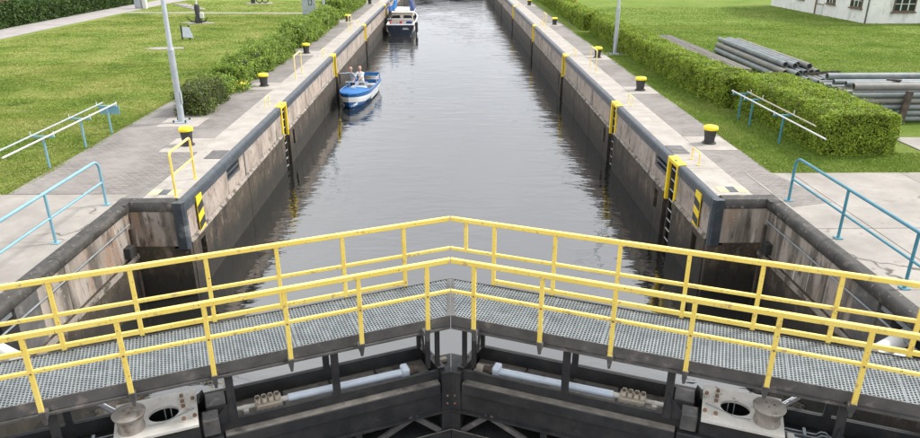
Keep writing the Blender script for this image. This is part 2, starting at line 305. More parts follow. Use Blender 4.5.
# concrete aprons either side of the gate
def slabs(name, xs, ys, mat='slab_concrete'):
    root = struct(MB().box((xs[0], ys[0], -.3), (xs[-1], ys[-1], -.035)).build(name, 'earth'))
    for a, c in zip(xs, xs[1:]):
        for d, e in zip(ys, ys[1:]):
            MB().box((a + .008, d + .008, -.2), (c - .008, e - .008, random.uniform(-.003, .003))).build('slab', mat, root, bevel=.006)
slabs('apron_right', [7.445, 8.6, 11.4, 14.2, 17, 20, 24], [0, 3.5, 7, 10, 12.65, 16.25])
slabs('apron_left', [-22, -18, -14, -10.3, -8.5, -7.445], [0, 3.5, 7, 9.7, 12.2, 14.95])
# path beside the pipes at the far right, behind the hedge end
slabs('yard_right', [13.2, 16, 19, 24], [16.3, 17.9, 19.6])
struct(MB().prism([(-27.3, 20), (-27.2, 68), (-26.2, 80), (-29, 80), (-30.2, 66), (-30.2, 20)], 'z', -.2, -.008).build('path', 'asphalt'))
struct(MB().prism([(-27, 59.6), (-27, 60.4), (-10.6, 59.4), (-10.6, 58.7)], 'z', -.2, -.008).build('footpath', 'asphalt'))

# ------------------------------------------------------------------ lock walls
LADR = [17.32, 24.3, 35.9, 49.7, 65.7, 80., 94.]
LADL = [24.3, 36.1, 50.2, 67.2, 81., 95.]
def lock_wall(sx, label, lads):
    T = lambda p: (sx * p[0], p[1], p[2])
    root = thing('lock_wall', label, 'wall', (sx * 6.5, 14.3, -7))
    nb = lambda: MB(T)
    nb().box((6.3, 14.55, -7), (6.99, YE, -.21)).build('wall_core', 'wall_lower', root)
    joints = []; y = 14.62
    edges = [14.455]
    for L in lads: edges += [L - .4, L + .4]
    edges.append(YE)
    pocket = 18.1
    for k in range(0, len(edges), 2):
        a, c = edges[k], edges[k + 1]
        # lower wall, dirty brown, set a little proud
        lo = [(a, c)]
        yy = a; m_ = max(1, round((c - a) / 4.2)); st = (c - a) / m_
        for q in range(m_):
            y0, y1 = a + q * st + (.012 if q else 0), a + (q + 1) * st - (.012 if q < m_ - 1 else 0)
            d = random.uniform(0, .012)
            if q == 0 and y1 - y0 > 1.4:      # dark pocket by the ladder
                p0, p1 = y0 + .5, y0 + .82
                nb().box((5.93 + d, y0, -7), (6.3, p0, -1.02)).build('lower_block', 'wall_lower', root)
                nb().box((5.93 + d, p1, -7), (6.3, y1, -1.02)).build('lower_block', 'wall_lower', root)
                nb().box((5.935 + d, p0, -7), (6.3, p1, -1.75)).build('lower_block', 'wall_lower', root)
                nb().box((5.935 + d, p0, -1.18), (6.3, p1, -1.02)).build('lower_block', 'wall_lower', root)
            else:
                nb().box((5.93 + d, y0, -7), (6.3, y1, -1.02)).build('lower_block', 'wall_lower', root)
            nb().hexa([(5.925, y0, -1.02), (6.1, y0, -1.02), (6.1, y1, -1.02), (5.925, y1, -1.02), (5.99, y0, -.955), (6.1, y0, -.955), (6.1, y1, -.955), (5.99, y1, -.955)]).build('ledge', 'wall_ledge', root)
            # upper panel
            yb = [(y0, y1)]
            if y0 < pocket < y1:
                lz0, lz1 = (17.55, 18.7) if sx < 0 else (17.9, 19.0)
                yb = [(y0, lz0), (lz1, y1)]
                nb().box((6.0, lz0 + .004, -.955), (6.3, lz1 - .004, -.64)).build('panel', 'wall_panel', root)
                lv = nb().box((6.2, lz0, -.64), (6.3, lz1, -.21)).build('mooring_pocket', 'nosing_steel', root)
                for z in (-.26, -.42, -.58): nb().box((6.01, lz0 + .02, z - .025), (6.2, lz1 - .02, z + .025)).build('pocket_bar', 'nosing_steel', lv, bevel=.008)
            for u, w in yb:
                if w - u > .1: nb().box((6.0 + random.uniform(-.004, .004), u, -.955), (6.3, w, -.21)).build('panel', 'wall_panel', root, bevel=.01)
            if q > 0 and y0 < 75:
                nb().box((5.992, y0 - .045, -.95), (6.1, y0 + .03, -.27)).build('joint_strip', 'nosing_steel', root)
        # steel nosing with a rounded arris, cut at every ladder
        prof = [(6.14, .004), (6.03, .004), (5.985, -.02), (5.965, -.07), (5.965, -.25), (5.985, -.27), (6.14, -.27)]
        m2 = max(1, round((c - a) / 5.8)); s2 = (c - a) / m2
        for q in range(m2):
            nb().prism(prof, 'y', a + q * s2 + .004, a + (q + 1) * s2 - .004).build('nosing', 'nosing_steel', root)
    # coping slabs
    y = 14.62; k = 0
    while y < 110:
        w = 2.05
        nb().box((6.145, y + .006, -.2), (6.995, y + w - .006, random.uniform(-.002, .003))).build('coping_slab', 'coping_concrete', root, bevel=.006)
        y += w
    nb().box((6.145, y, -.2), (6.995, YE, 0)).build('coping_slab', 'coping_concrete', root)
    # recess for the gate leaf: end wall, long wall, black coping
    nb().box((6.201, 14.3, -1.05), (7.49, 14.455, -.202)).build('recess_end_wall', 'wall_recess', root)
    nb().box((6.3, 14.28, -7), (7.49, 14.55, -1.05)).build('recess_end_wall', 'wall_lower', root)
    # long wall in panels, with an opening for the ram
    for y0, y1 in ((11.55, 14.3), (10.62, 11.54)):
        nb().box((7.2, y0, -1.2), (7.49, y1 - .01, -.202)).build('recess_panel', 'wall_recess', root, bevel=.012)
    nb().box((7.19, 9.96, -1.2), (7.49, 10.61, -.202)).build('steel_panel', 'edge_channel', root)
    nb().box((7.2, 7.0, -1.2), (7.49, 8.4, -.202)).build('recess_panel', 'wall_recess', root)
    nb().box((7.15, 6.0, -7), (7.49, 14.28, -1.2)).build('recess_lower', 'wall_lower', root)
    nb().box((7.12, 8.2, -1.32), (7.3, 14.27, -1.205)).build('recess_ledge', 'wall_ledge', root)
    nb().box((7.9, 8.41, -1.2), (8.2, 9.95, -.202)).build('niche_back', 'gate_steel', root)
    nb().box((7.49, 9.96, -1.2), (8.2, 10.0, -.202)).build('niche_side', 'gate_steel', root)
    nb().box((7.24, 8.41, -.33), (7.32, 9.95, -.25)).build('niche_lintel', 'galvanized', root)
    pr = [(7.44, .012), (7.26, .02), (7.2, .0), (7.165, -.05), (7.165, -.17), (7.19, -.2), (7.44, -.2)]
    for y0, y1 in ((4, 8.4), (8.41, 11.4), (11.41, 14.15)): nb().prism(pr, 'y', y0, y1).build('black_coping', 'bitumen', root, smooth=True)
    pr2 = [(14.62, .012), (14.44, .02), (14.36, 0), (14.33, -.05), (14.285, -.17), (14.29, -.2), (14.62, -.2)]
    nb().prism(pr2, 'x', 6.201, 7.46).build('black_coping', 'bitumen', root, smooth=True)
    nb().prism([(7.168, 14.12), (7.44, 14.12), (7.44, 14.619), (7.3, 14.619), (7.168, 14.3)], 'z', -.199, .017).build('black_coping', 'bitumen', root)
    # steel corner armour
    nb().prism([(5.955, 14.45), (5.955, 14.34), (6.0, 14.27), (6.2, 14.27), (6.2, 14.45)], 'z', -1.12, .006).build('corner_armour', 'nosing_steel', root)
    nb().box((5.955, 14.6, -7), (6.3, 14.62, -1.12)).build('corner_armour', 'wall_lower', root)
    nb().box((5.955, 14.3, -7), (6.31, 14.6, -1.12)).build('corner_armour', 'wall_lower', root)
    # conduit in the recess corner, black box
    nb().tube([(7.15, 14.16, -.55), (7.15, 14.16, -2.6)], .035, 8).build('conduit', 'rusty_steel', root, smooth=True)
    nb().tube([(7.13, 14.1, -.42), (7.15, 8.4, -.42)], .018, 6).build('conduit', 'galvanized', root, smooth=True)
    nb().box((7.05, 13.75, -1.32 + .2), (7.2, 13.98, -.86)).build('junction_box', 'rubber_black', root, bevel=.01)
    # head wall toward the tailwater
    nb().prism([(7.2, 6.0), (7.5, 6.0), (7.5, -60), (6.3, -60), (6.3, 5.2), (6.9, 5.6)], 'z', -7, -.02).build('head_wall', 'wall_recess', root)
    # yellow and black hazard band painted across the coping
    for x0, x1, mt in ((6.3, 6.52, 'pale_yellow_paint'), (6.52, 6.74, 'nosing_steel'), (6.74, 6.97, 'pale_yellow_paint')):
        nb().box((x0 + .002, 14.86, .004), (x1 - .002, 15.2, .008)).build('hazard_mark', mt, root)
    hy = 17.7 if sx < 0 else 17.98
    nb().box((6.16, hy, .004), (6.62, hy + .78, .012)).build('steel_hatch', 'edge_channel', root)
    # hazard plate on the chamber face
    mk = nb().box((5.944, 15.06, -.99), (5.962, 15.42, -.13)).build('hazard_plate', 'signal_yellow', root)
    z = -.13 - .24
    for q in range(2):
        nb().hexa([(5.935, 15.065, z - .19), (5.943, 15.065, z - .19), (5.943, 15.415, z - .11), (5.935, 15.415, z - .11), (5.935, 15.065, z), (5.943, 15.065, z), (5.943, 15.415, z + .08), (5.935, 15.415, z + .08)]).build('black_stripe', 'sign_black', mk)
        z -= .40
    return root
lock_wall(1, 'right concrete lock wall with steel edge, pale upper panels and dark wet base', LADR)
lock_wall(-1, 'left concrete lock wall with steel edge, pinkish upper panels and dark wet base', LADL)

# ------------------------------------------------------------------ mitre gate
A = math.atan(.395); CA, SA = math.cos(A), math.sin(A); Y0 = 9.13
def leaf(sx, label):
    T = lambda p: (sx * (p[0] * CA + p[1] * SA), Y0 - p[0] * SA + p[1] * CA, p[2])
    s0 = lambda n: -n * SA / CA + .005
    root = thing('lock_gate_leaf', label, 'lock gate', T((3.6, .4, -7)), 'two leaves of the mitre gate')
    nb = lambda: MB(T)
    def strip(name, mat, n0, n1, z0, z1, s1, sa=None, parent=root, bevel=0):
        a0, a1 = (s0(n0), s0(n1)) if sa is None else (sa, sa)
        return nb().hexa([(a0, n0, z0), (s1, n0, z0), (s1, n1, z0), (a1, n1, z0), (a0, n0, z1), (s1, n0, z1), (s1, n1, z1), (a1, n1, z1)]).build(name, mat, parent, bevel=bevel)
    LEN = 7.1
    sk = strip('skin_plate', 'gate_steel', .83, .865, -7, -.9, LEN, sa=.16)
    strip('skin_flange', 'gate_steel', .80, .83, -1.14, -.905, LEN, sa=.19)
    fp = [.22, 1.05, 1.8, 2.55, 3.3]
    for a, c in zip(fp, fp[1:]): nb().box((a + .004, .125, -1.17), (c - .004, .798, -1.14)).build('tray_floor', 'dusty_steel', root)
    for a, c in ((3.3, 4.9), (4.9, 6.0), (6.0, 7.1)): nb().box((a + .004, .125, -1.19), (c - .004, .798, -1.16)).build('tray_floor', 'gate_steel', root)
    for a in fp[1:-1]: nb().box((a - .012, .13, -1.138), (a + .012, .796, -1.12)).build('floor_rib', 'gate_steel', root)
    strip('front_upstand', 'gate_steel', .07, .125, -1.17, -.92, LEN, sa=.175)
    nb().box((.2, -.07, -1.27), (3.45, .068, -1.08)).build('fender_beam', ['gate_steel'], root, bevel=.012)
    nb().box((.21, -.062, -1.0795), (3.44, .066, -1.074)).build('beam_dust', 'dusty_steel', root)
    nb().box((3.47, -.07, -1.27), (LEN, .068, -1.08)).build('fender_beam', 'gate_steel', root, bevel=.012)
    strip('upper_web', 'gate_steel', .0, .06, -1.62, -1.28, LEN)
    strip('girder_flange', 'gate_steel', -.06, .3, -1.66, -1.625, LEN)
    for z in (-2.08, -3.3, -4.5, -5.7):
        strip('girder', 'gate_steel', -.05, .8, z - .04, z, LEN, bevel=0)
        strip('girder_face', 'gate_steel', -.07, -.052, z - .14, z + .06, LEN)
    strip('girder_dust', 'dusty_steel', -.069, -.0525, -2.0195, -2.012, LEN)
    for a in (1.55, 3.0, 4.5, 6.0):
        nb().box((a - .05, -.03, -6.4), (a + .05, .06, -1.665)).build('stiffener', 'gate_steel', root)
    for a, c, flip in ((.2, .62, 0), (.66, 1.5, 1), (1.6, 2.25, 0), (2.3, 2.95, 1), (3.05, 4.45, 0), (4.55, 5.95, 1)):
        for z0, z1 in ((-2.03, -1.64), (-3.25, -2.2)):
            p, q = ((a, 0, z1), (c, 0, z0)) if flip else ((a, 0, z0), (c, 0, z1))
            nb().bar(p, q, .05, .085).build('diagonal_brace', 'edge_channel', root)
    # mitre post
    mp = nb().hexa([(s0(-.03) - .004, -.03, -6.6), (.17, -.03, -6.6), (.17, .1, -6.6), (s0(.1) - .004, .1, -6.6), (s0(-.03) - .004, -.03, -.925), (.17, -.03, -.925), (.17, .1, -.925), (s0(.1) - .004, .1, -.925)]).build('mitre_post', 'gate_steel', root)
    ep = nb().hexa([(.07, .1, -7), (.10, .1, -7), (.19, .865, -7), (.16, .865, -7), (.07, .1, -.9), (.10, .1, -.9), (.19, .865, -.9), (.16, .865, -.9)]).build('end_plate', 'gate_steel', root)
    nb().hexa([(.06, .1, -.898), (.18, .1, -.898), (.27, .865, -.898), (.15, .865, -.898), (.06, .1, -.885), (.18, .1, -.885), (.27, .865, -.885), (.15, .865, -.885)]).build('end_flange', 'edge_channel', ep)
    for q_ in range(6): nb().tube([(.115 + .016 * q_ * .75, .17 + .12 * q_, -.885), (.115 + .016 * q_ * .75, .17 + .12 * q_, -.865)], .014, 6).build('bolt', 'edge_channel', ep)
    for a_, n_ in ((.17, .16), (.33, .16), (.26, .8)): nb().bar((a_, n_, -.885), (a_, n_, -.085), .07, .05).build('apex_post', 'gate_steel', root)
    nb().bar((.24, .6, -.88), (.42, .15, -.2), .04, .03).build('apex_brace', 'edge_channel', root)
    nb().hexa([(s0(.11), .11, -1.1), (.07, .11, -1.1), (.13, .62, -1.1), (s0(.62), .62, -1.1), (s0(.11), .11, -1.03), (.07, .11, -1.03), (.13, .62, -1.03), (s0(.62), .62, -1.03)]).build('mitre_infill', 'gate_steel', root)
    nb().box((-.1, .42, -1.029), (.1, .5, -.98)).build('timber_block', 'tan_casting', root) if sx < 0 else None
    nb().tube([(.07, -.02, -1.0), (.07, -.02, -6.4)], .02, 6).build('mitre_bead', 'gate_steel', root)
    for z in (-1.35, -1.5):
        nb().tube([(.08, -.035, z), (.08, -.05, z)], .018, 6).build('bolt', 'rusty_nut', root)
    # quoin post at the wall
    nb().box((LEN + .003, -.1, -7), (LEN + .25, .86, -.9)).build('quoin_post', 'gate_steel', root)
    # posts carrying the walkway
    for a in (1.82, 3.3, 5.45, 6.8):
        p = nb().box((a - .055, .02, -.918), (a + .055, .066, -.085)).build('walkway_post', 'gate_steel', root)
        nb().box((a - .012, .066, -.918), (a + .012, .12, -.085)).build('post_web', 'gate_steel', p)
        nb().box((a - .05, .78, -.9), (a + .05, .828, -.085)).build('walkway_post', 'gate_steel', root)
        nb().box((a - .03, .0, -.155), (a + .03, 1.13, -.085)).build('cross_bearer', 'gate_steel', root)
    for a in (3.3, 5.45):
        d = -1
        nb().prism([(a - .055, -.918), (a + .055, -.918), (a + .06, -.7), (a + .0, -.5)], 'y', .0, .018).build('post_foot', 'gate_steel', root)
        nb().prism([(a + .057, -.918), (a + .32, -.918), (a + .057, -.62)], 'y', .03, .05).build('gusset', 'gate_steel', root)
    # ---------------- walkway
    WL = 7.4
    def channel(n0, n1, z0, z1, nm): return strip(nm, 'edge_channel', n0, n1, z0, z1, WL)
    channel(-.012, 0, -.075, .095, 'edge_channel'); channel(0, .06, -.082, -.072, 'channel_flange'); channel(1.144, 1.156, -.075, .092, 'edge_channel')
    channel(-.045, -.0125, -.125, -.095, 'support_angle'); channel(.0, .05, -.125, -.0825, 'support_angle')
    for n_ in (.38, .76): strip('bearer', 'gate_steel', n_ - .02, n_ + .02, -.08, .03, WL)
    gs = [.03, 1.42, 2.3, 3.75, 4.75, 6.1, 7.4]
    for gi, (a, c) in enumerate(zip(gs, gs[1:])):
        q = nb(); zt = .084; PW = .046; PC = .052; nn = 1.14
        a_, c_ = a + .01, c - .01
        nc = int((c_ - a_) / PW); PWk = (c_ - a_) / nc
        for k in range(nc + 1):
            s_ = a_ + k * PWk
            if gi == 0:
                n_max = nn; n_min = .004
            q.box((s_ - .008, .004, zt - .028), (s_ + .008, nn, zt))
            if k < nc:
                off = 0 if k % 2 else PC / 2; j = 0
                while True:
                    n_ = .02 + off + j * PC
                    if n_ > nn - .02: break
                    q.box((s_ + .0081, n_ - .009, zt - .024), (s_ + PWk - .0081, n_ + .009, zt - .001)); j += 1
        q.build('grating', 'galvanized', root)
    # grating cut to the mitre line, with a narrow joint strip
    q = nb(); TA = SA / CA; k = 0
    for k in range(1, 11):
        s_ = .03 - k * .046; lo_ = max(.004, -s_ / TA + .05)
        if lo_ > 1.1: break
        q.box((s_ - .008, lo_, .056), (s_ + .008, 1.14, .084)); j = 0
        while True:
            n_ = .02 + (.026 if k % 2 else 0) + j * .052; j += 1
            if n_ > 1.12: break
            if n_ > lo_: q.box((s_ + .0081, n_ - .009, .06), (s_ + .046 - .0081, n_ + .009, .083))
    q.build('grating', 'galvanized', root)
    nb().hexa([(s0(0), .004, .0), (s0(0) + .06, .004, .0), (s0(1.14) + .06, 1.14, .0), (s0(1.14), 1.14, .0), (s0(0), .004, .088), (s0(0) + .06, .004, .088), (s0(1.14) + .06, 1.14, .088), (s0(1.14), 1.14, .088)]).build('mitre_joint_strip', 'edge_channel', root)
    # ---------------- railings
    def rail(nm, n0, w, z1, h, sa, mat='yellow_paint', par=None, s1=WL): return strip(nm, mat, n0 - w / 2, n0 + w / 2, z1 - h, z1, s1, sa=sa, parent=par or root, bevel=.006)
    nr = strip('near_railing', 'yellow_paint', -.245, -.185, 1.094, 1.17, WL, bevel=.008)
    rail('middle_rail', -.215, .045, .66, .05, None, par=nr)
    for k in range(7):
        a = .45 + 1.005 * k
        nb().box((a - .031, -.24, .06), (a + .031, -.195, 1.093)).build('post', 'yellow_paint', nr, bevel=.006)
        nb().box((a - .03, -.19, -.1), (a + .03, -.013, -.03)).build('post_bracket', 'edge_channel', nr)
        nb().hexa([(a - .018, -.2, -.17), (a + .018, -.2, -.17), (a + .018, -.15, -.17), (a - .018, -.15, -.17), (a - .043, -.247, .062), (a + .043, -.247, .062), (a + .043, -.19, .062), (a - .043, -.19, .062)]).build('post_shoe', 'edge_channel', nr, bevel=.008)
        nb().tube([(a, -.239, .62), (a, -.252, .62)], .014, 6).build('bolt', 'rusty_nut', nr)
    fr = strip('far_railing', 'yellow_paint', 1.16, 1.22, 1.134, 1.21, WL, bevel=.008)
    rail('middle_rail', 1.19, .045, .665, .055, None, par=fr)
    first = .34 if sx < 0 else .30
    rail('toe_rail', 1.19, .045, .185, .075, first - .036, par=fr)
    for k in range(8):
        a = first + 1.005 * k
        nb().box((a - .031, 1.167, .0), (a + .031, 1.215, 1.133)).build('post', 'yellow_paint', fr, bevel=.006)
    if sx < 0: MB().box((-.03, 9.17, -6.5), (.03, 9.2, -1.0)).build('mitre_seal', 'rubber_black', root)
    if sx > 0: nb().box((-.22, 1.17, .612), (-.16, 1.21, 1.133)).build('post', 'yellow_paint', fr, bevel=.006)
    # ---------------- valve cylinder in the tray
    z = -.985
    cy = nb().tube([(.72, .33, z), (2.5, .365, z)], .062, 16).build('valve_cylinder', 'cylinder_paint', root, smooth=True)
    nb().tube([(2.5, .365, z), (2.62, .367, z)], .045, 12).build('cylinder_neck', 'cream_plate', cy, smooth=True)
    nb().tube([(2.98, .374, z), (3.24, .378, z)], .035, 12).build('piston_rod', 'cream_plate', cy, smooth=True)
    nb().box((.6, .24, -1.14), (.72, .44, -.885)).build('cylinder_bracket', 'cylinder_paint', cy, bevel=.02)
    nb().tube([(.54, .33, z), (.6, .33, z)], .085, 8).build('bracket_nut', 'rusty_steel', cy)
    nb().tube([(.44, .33, z), (.54, .33, z)], .06, 8).build('bracket_nut', 'rusty_steel', cy)
    cl = nb().box((2.6, .25, -1.10), (2.98, .48, -.93)).build('clamp_block', 'tan_casting', root, bevel=.012)
    for k in range(4):
        nb().box((2.625 + k * .093, .27, -.93), (2.695 + k * .093, .46, -.87)).build('clamp_lug', 'tan_casting', cl, bevel=.012)
        nb().tube([(2.66 + k * .093, .365, -.87), (2.66 + k * .093, .365, -.845)], .028, 8).build('clamp_nut', 'rusty_steel', cl)
        nb().tube([(2.66 + k * .093, .25, -1.03), (2.66 + k * .093, .222, -1.03)], .03, 8).build('clamp_nut', 'rusty_steel', cl)
    nb().box((3.08, .3, -1.14), (3.16, .46, -.99)).build('rod_guide', 'cream_plate', root, bevel=.01)
    # second cylinder nearer the wall
    c2 = nb().tube([(4.98, .2, -1.0), (6.7, .2, -1.0)], .07, 14).build('valve_cylinder', 'cylinder_paint', root, smooth=True)
    nb().box((4.9, .13, -1.16), (5.0, .3, -.93)).build('cylinder_bracket', 'cream_plate', c2, bevel=.01)
    nb().box((6.66, .1, -1.16), (6.78, .3, -.9)).build('cylinder_bracket', 'cylinder_paint', c2, bevel=.01)
    # pipes
    for dn, dz in ((.42, -1.02), (.5, -1.02)):
        nb().tube([(4.9, dn, dz), (5.3, dn, dz), (5.36, dn, dz + .06), (5.42, dn, dz + .06), (5.48, dn, dz), (7.0, dn, dz)], .011, 6).build('hydraulic_pipe', 'galvanized', root, smooth=True)
    for a in (5.15, 5.9, 6.6): nb().box((a - .02, .38, -1.16), (a + .02, .55, -.98)).build('pipe_clip', 'galvanized', root)
    # ---------------- anchor plate for the ram, with an oval hole
    zt = -.70; hole = (4.2, .27, .20, .17)
    q = nb(); N = 32; P0 = [(3.76, -.16), (4.82, -.16), (4.82, .72), (3.76, .72)]
    def on_rect(t):
        x, y = math.cos(t), math.sin(t); cx_, cy_ = hole[0], hole[1]; k = 1e9
        for lim, comp in ((4.82 - cx_, x), (3.76 - cx_, x)):
            if comp * lim > 0: k = min(k, lim / comp)
        for lim, comp in ((.72 - cy_, y), (-.16 - cy_, y)):
            if comp * lim > 0: k = min(k, lim / comp)
        return cx_ + x * k, cy_ + y * k
    ts = sorted([2 * math.pi * k / N for k in range(N)] + [math.atan2(y - hole[1], x - hole[0]) % (2 * math.pi) for x, y in P0]); N = len(ts)
    rings = []
    for zz in (zt, zt - .04):
        o_ = [q.pt((*on_rect(t), zz)) for t in ts]
        i_ = [q.pt((hole[0] + hole[2] * math.cos(t), hole[1] + hole[3] * math.sin(t), zz)) for t in ts]; rings.append((o_, i_))
    (o1, i1), (o2, i2) = rings
    for k in range(N):
        j = (k + 1) % N
        q.face((o1[k], o1[j], i1[j], i1[k])); q.face((o2[k], i2[k], i2[j], o2[j])); q.face((o1[k], o2[k], o2[j], o1[j])); q.face((i1[k], i1[j], i2[j], i2[k]))
    pl = q.build('anchor_plate', 'cream_plate', root)
    nb().box((3.8, .14, -1.16), (3.95, .7, -.742)).build('plate_pedestal', 'gate_steel', pl); nb().box((4.6, .14, -1.16), (4.78, .7, -.742)).build('plate_pedestal', 'gate_steel', pl)
    nb().box((3.76, .0, -1.07), (4.82, .06, -.742)).build('plate_skirt', 'gate_steel', pl)
    for a, c in ((3.96, .56), (3.94, .30), (3.94, .0), (3.81, .44), (3.80, .02), (3.95, .42)):
        nb().tube([(a, c, zt), (a, c, zt + .018)], .042, 12).build('bolt_washer', 'cream_plate', pl); 
        nb().tube([(a, c, zt + .018), (a, c, zt + .055)], .026, 6).build('bolt', 'rusty_nut', pl)
    nb().tube([(3.8, .2, zt + .025), (3.9, .16, zt + .03), (4.2, .03, zt + .025), (4.4, .02, zt + .04)], .007, 6).build('grease_line', 'galvanized', pl, smooth=True)
    for a in (4.1, 4.18): nb().tube([(a, .25, -1.13), (a, .25, -.62)], .007, 6).build('grease_line', 'galvanized', pl, smooth=True)
    dr = nb().lathe([(.17, -.70), (.175, -.68), (.16, -.60), (.175, -.5), (.205, -.47), (.215, -.44), (.205, -.43), (.12, -.425), (.11, -.418), (.03, -.418)], (4.6, .1, 0), 28).build('pin_drum', 'drum_metal', root, smooth=True)
    for t in (0.3, 2.4, 4.5): nb().tube([(4.6 + .06 * math.cos(t), .1 + .06 * math.sin(t), -.425), (4.6 + .06 * math.cos(t), .1 + .06 * math.sin(t), -.405)], .014, 6).build('bolt', 'rusty_nut', dr)
    # hinge block between tray and plate
    nb().box((3.38, .36, -1.14), (3.66, .70, -.82)).build('valve_housing', 'edge_channel', root, bevel=.01)
    nb().box((3.50, -.02, -1.05), (3.72, .22, -.78)).build('valve_cover', 'edge_channel', root, bevel=.012)
    for k in range(4): nb().tube([(3.66 + .02 * k, .72 - .05 * k, -.9), (3.68 + .02 * k, .6 - .03 * k, -.68), (3.74, .42 - .04 * k, -.68)], .012, 6).build('cable', 'rubber_black', root, smooth=True)
    for k in range(5): nb().box((3.4 + .05 * k, .25 + .02 * (k % 2), -1.14), (3.44 + .05 * k, .3, -1.04)).build('bracket_bit', 'rusty_nut', root)
    # ---------------- ram that swings the leaf: its own thing
    p0 = Vector(T((4.6, .1, -.56))); p1 = Vector((sx * 7.75, 9.60, -.5)); d = (p1 - p0)
    rm = thing('hydraulic_ram', 'white hydraulic ram with chrome rod running under the %s walkway to the wall' % ('right' if sx > 0 else 'left'), 'hydraulic ram', tuple(p0))
    MB().tube([p0 + d * .055, p0 + d * .72], .042, 12).build('rod', 'chrome_rod', rm, smooth=True)
    MB().tube([p0 + d * .60, p0 + d * .635], .07, 12).build('rod_clevis', 'cream_plate', rm)
    MB().tube([p0 + d * .66, p0 + d * .69, p0 + d * .70, p0 + d * .99], [.1, .13, .13, .13], 18).build('cylinder', 'white_paint', rm, smooth=True)
    MB().tube([p0 + d * .635, p0 + d * .66], .15, 10).build('gland', 'cream_plate', rm)
    return root
leaf(-1, 'left leaf of dark steel mitre gate with grating walkway and yellow railings')
leaf(1, 'right leaf of dark steel mitre gate with grating walkway and yellow railings')

# far gate closing the chamber
for sx, nm in ((-1, 'left'), (1, 'right')):
    T = lambda p, sx=sx: (sx * (p[0] * CA + p[1] * SA), 128 - p[0] * SA + p[1] * CA, p[2])
    r_ = thing('lock_gate_leaf', 'far %s leaf of dark steel gate closing the other end of the lock' % nm, 'lock gate', T((3, 0, -7)))
    MB(T).box((.01, 0, -7), (6.4, .3, .4)).build('skin_plate', 'gate_steel', r_)
    for z in (-2, -1.2, -.4): MB(T).box((.02, -.1, z - .06), (6.4, -.002, z + .06)).build('girder', 'gate_steel', r_)
    MB(T).box((.05, -.3, .41), (6.4, .6, .5)).build('walkway', 'gate_steel', r_)

# ------------------------------------------------------------------ ladders in the wall slots
def make_ladder():
    t = thing('ladder', 'x', 'ladder', (0, 0, 0))
    for y in (-.30, .28): MB().box((.03, y - .018, -4), (.085, y + .018, -.12)).build('stile', 'rusty_steel', t)
    for k in range(13): MB().tube([(.057, -.282, -.3 - .29 * k), (.057, .262, -.3 - .29 * k)], .018, 8).build('rung', 'lamp_galvanized', t, smooth=True)
    MB().box((-.05, .31, -1.2), (.06, .43, .012)).build('frame_post', 'signal_yellow', t, bevel=.01)
    MB().box((-.05, -.42, -1.2), (.06, -.33, .012)).build('frame_post', 'signal_yellow', t, bevel=.01)
    MB().box((-.05, -.329, -.09), (-.012, .309, .012)).build('frame_head', 'signal_yellow', t, bevel=.006)
    MB().box((-.01, -.329, -.03), (.2, .309, .012)).build('step_plate', 'signal_yellow', t, bevel=.006)
    MB().box((.061, -.42, .006), (.2, -.331, .014)).build('side_plate', 'signal_yellow', t); MB().box((.061, .311, .006), (.2, .43, .014)).build('side_plate', 'signal_yellow', t)
    MB().box((.0, -.1, .013), (.05, .08, .016)).build('grip_slot', 'sign_black', t)
    return t
ordn = ['nearest', 'second', 'third', 'fourth', 'fifth', 'sixth']
lad = make_ladder(); first = True
for sx, L, side in ((1, LADR[:5], 'right'), (-1, LADL[:4], 'left')):
    for i, y in enumerate(L):
        lab = 'yellow framed ladder sunk in the %s lock wall, %s from the camera' % (side, ordn[i])
        loc = (sx * 6.0, y, 0); rz = 0 if sx > 0 else math.pi
        if first: lad.location = loc; lad['label'] = lab; lad['group'] = 'ladders in the lock walls'; first = False; WO[lad.name] = (0, 0, 0)
        else: dup(lad, loc, rz, lab, 'ladders in the lock walls')
# bollards
def make_bollard():
    t = thing('mooring_bollard', 'x', 'bollard')
    MB().lathe([(.2, 0), (.2, .03), (.15, .04), (.145, .12), (.18, .42)], seg=22).build('body', 'bollard_black', t, smooth=True)
    MB().lathe([(.181, .40), (.203, .405), (.213, .43), (.208, .48), (.18, .51), (.09, .525), (.02, .527)], seg=22).build('cap', 'yellow_cap', t, smooth=True)
    return t
bo = make_bollard(); first = True
pads = {1: struct(MB().box((7.05, 17, -.25), (7.06, 18, -.2)).build('bollard_pads_right', 'coping_concrete')), -1: struct(MB().box((-7.06, 17, -.25), (-7.05, 18, -.2)).build('bollard_pads_left', 'coping_concrete'))}
for sx, L, side in ((1, [19.03, 26.7, 35., 50.1, 66.5], 'right'), (-1, [19.06, 27.8, 36.7, 52.6, 68.], 'left')):
    for i, y in enumerate(L):
        lab = 'black mooring bollard with yellow cap on the %s quay, %s from the gate' % (side, ordn[i]); loc = (sx * 7.52, y, .003); rz = random.uniform(0, 6)
        if first: bo.location = loc; bo['label'] = lab; bo['group'] = 'bollards along the quays'; first = False
        else:
            q_ = dup(bo, loc, rz, lab, 'bollards along the quays'); q_.scale = (random.uniform(.95, 1.05),) * 2 + (random.uniform(.94, 1.04),); q_.rotation_euler = (random.uniform(-.02, .02), random.uniform(-.02, .02), rz)
        MB().box((sx * 7.0, y - .72, -.2), (sx * 8.1, y + .72, .002)).build('pad', 'coping_concrete', pads[sx], bevel=.006)
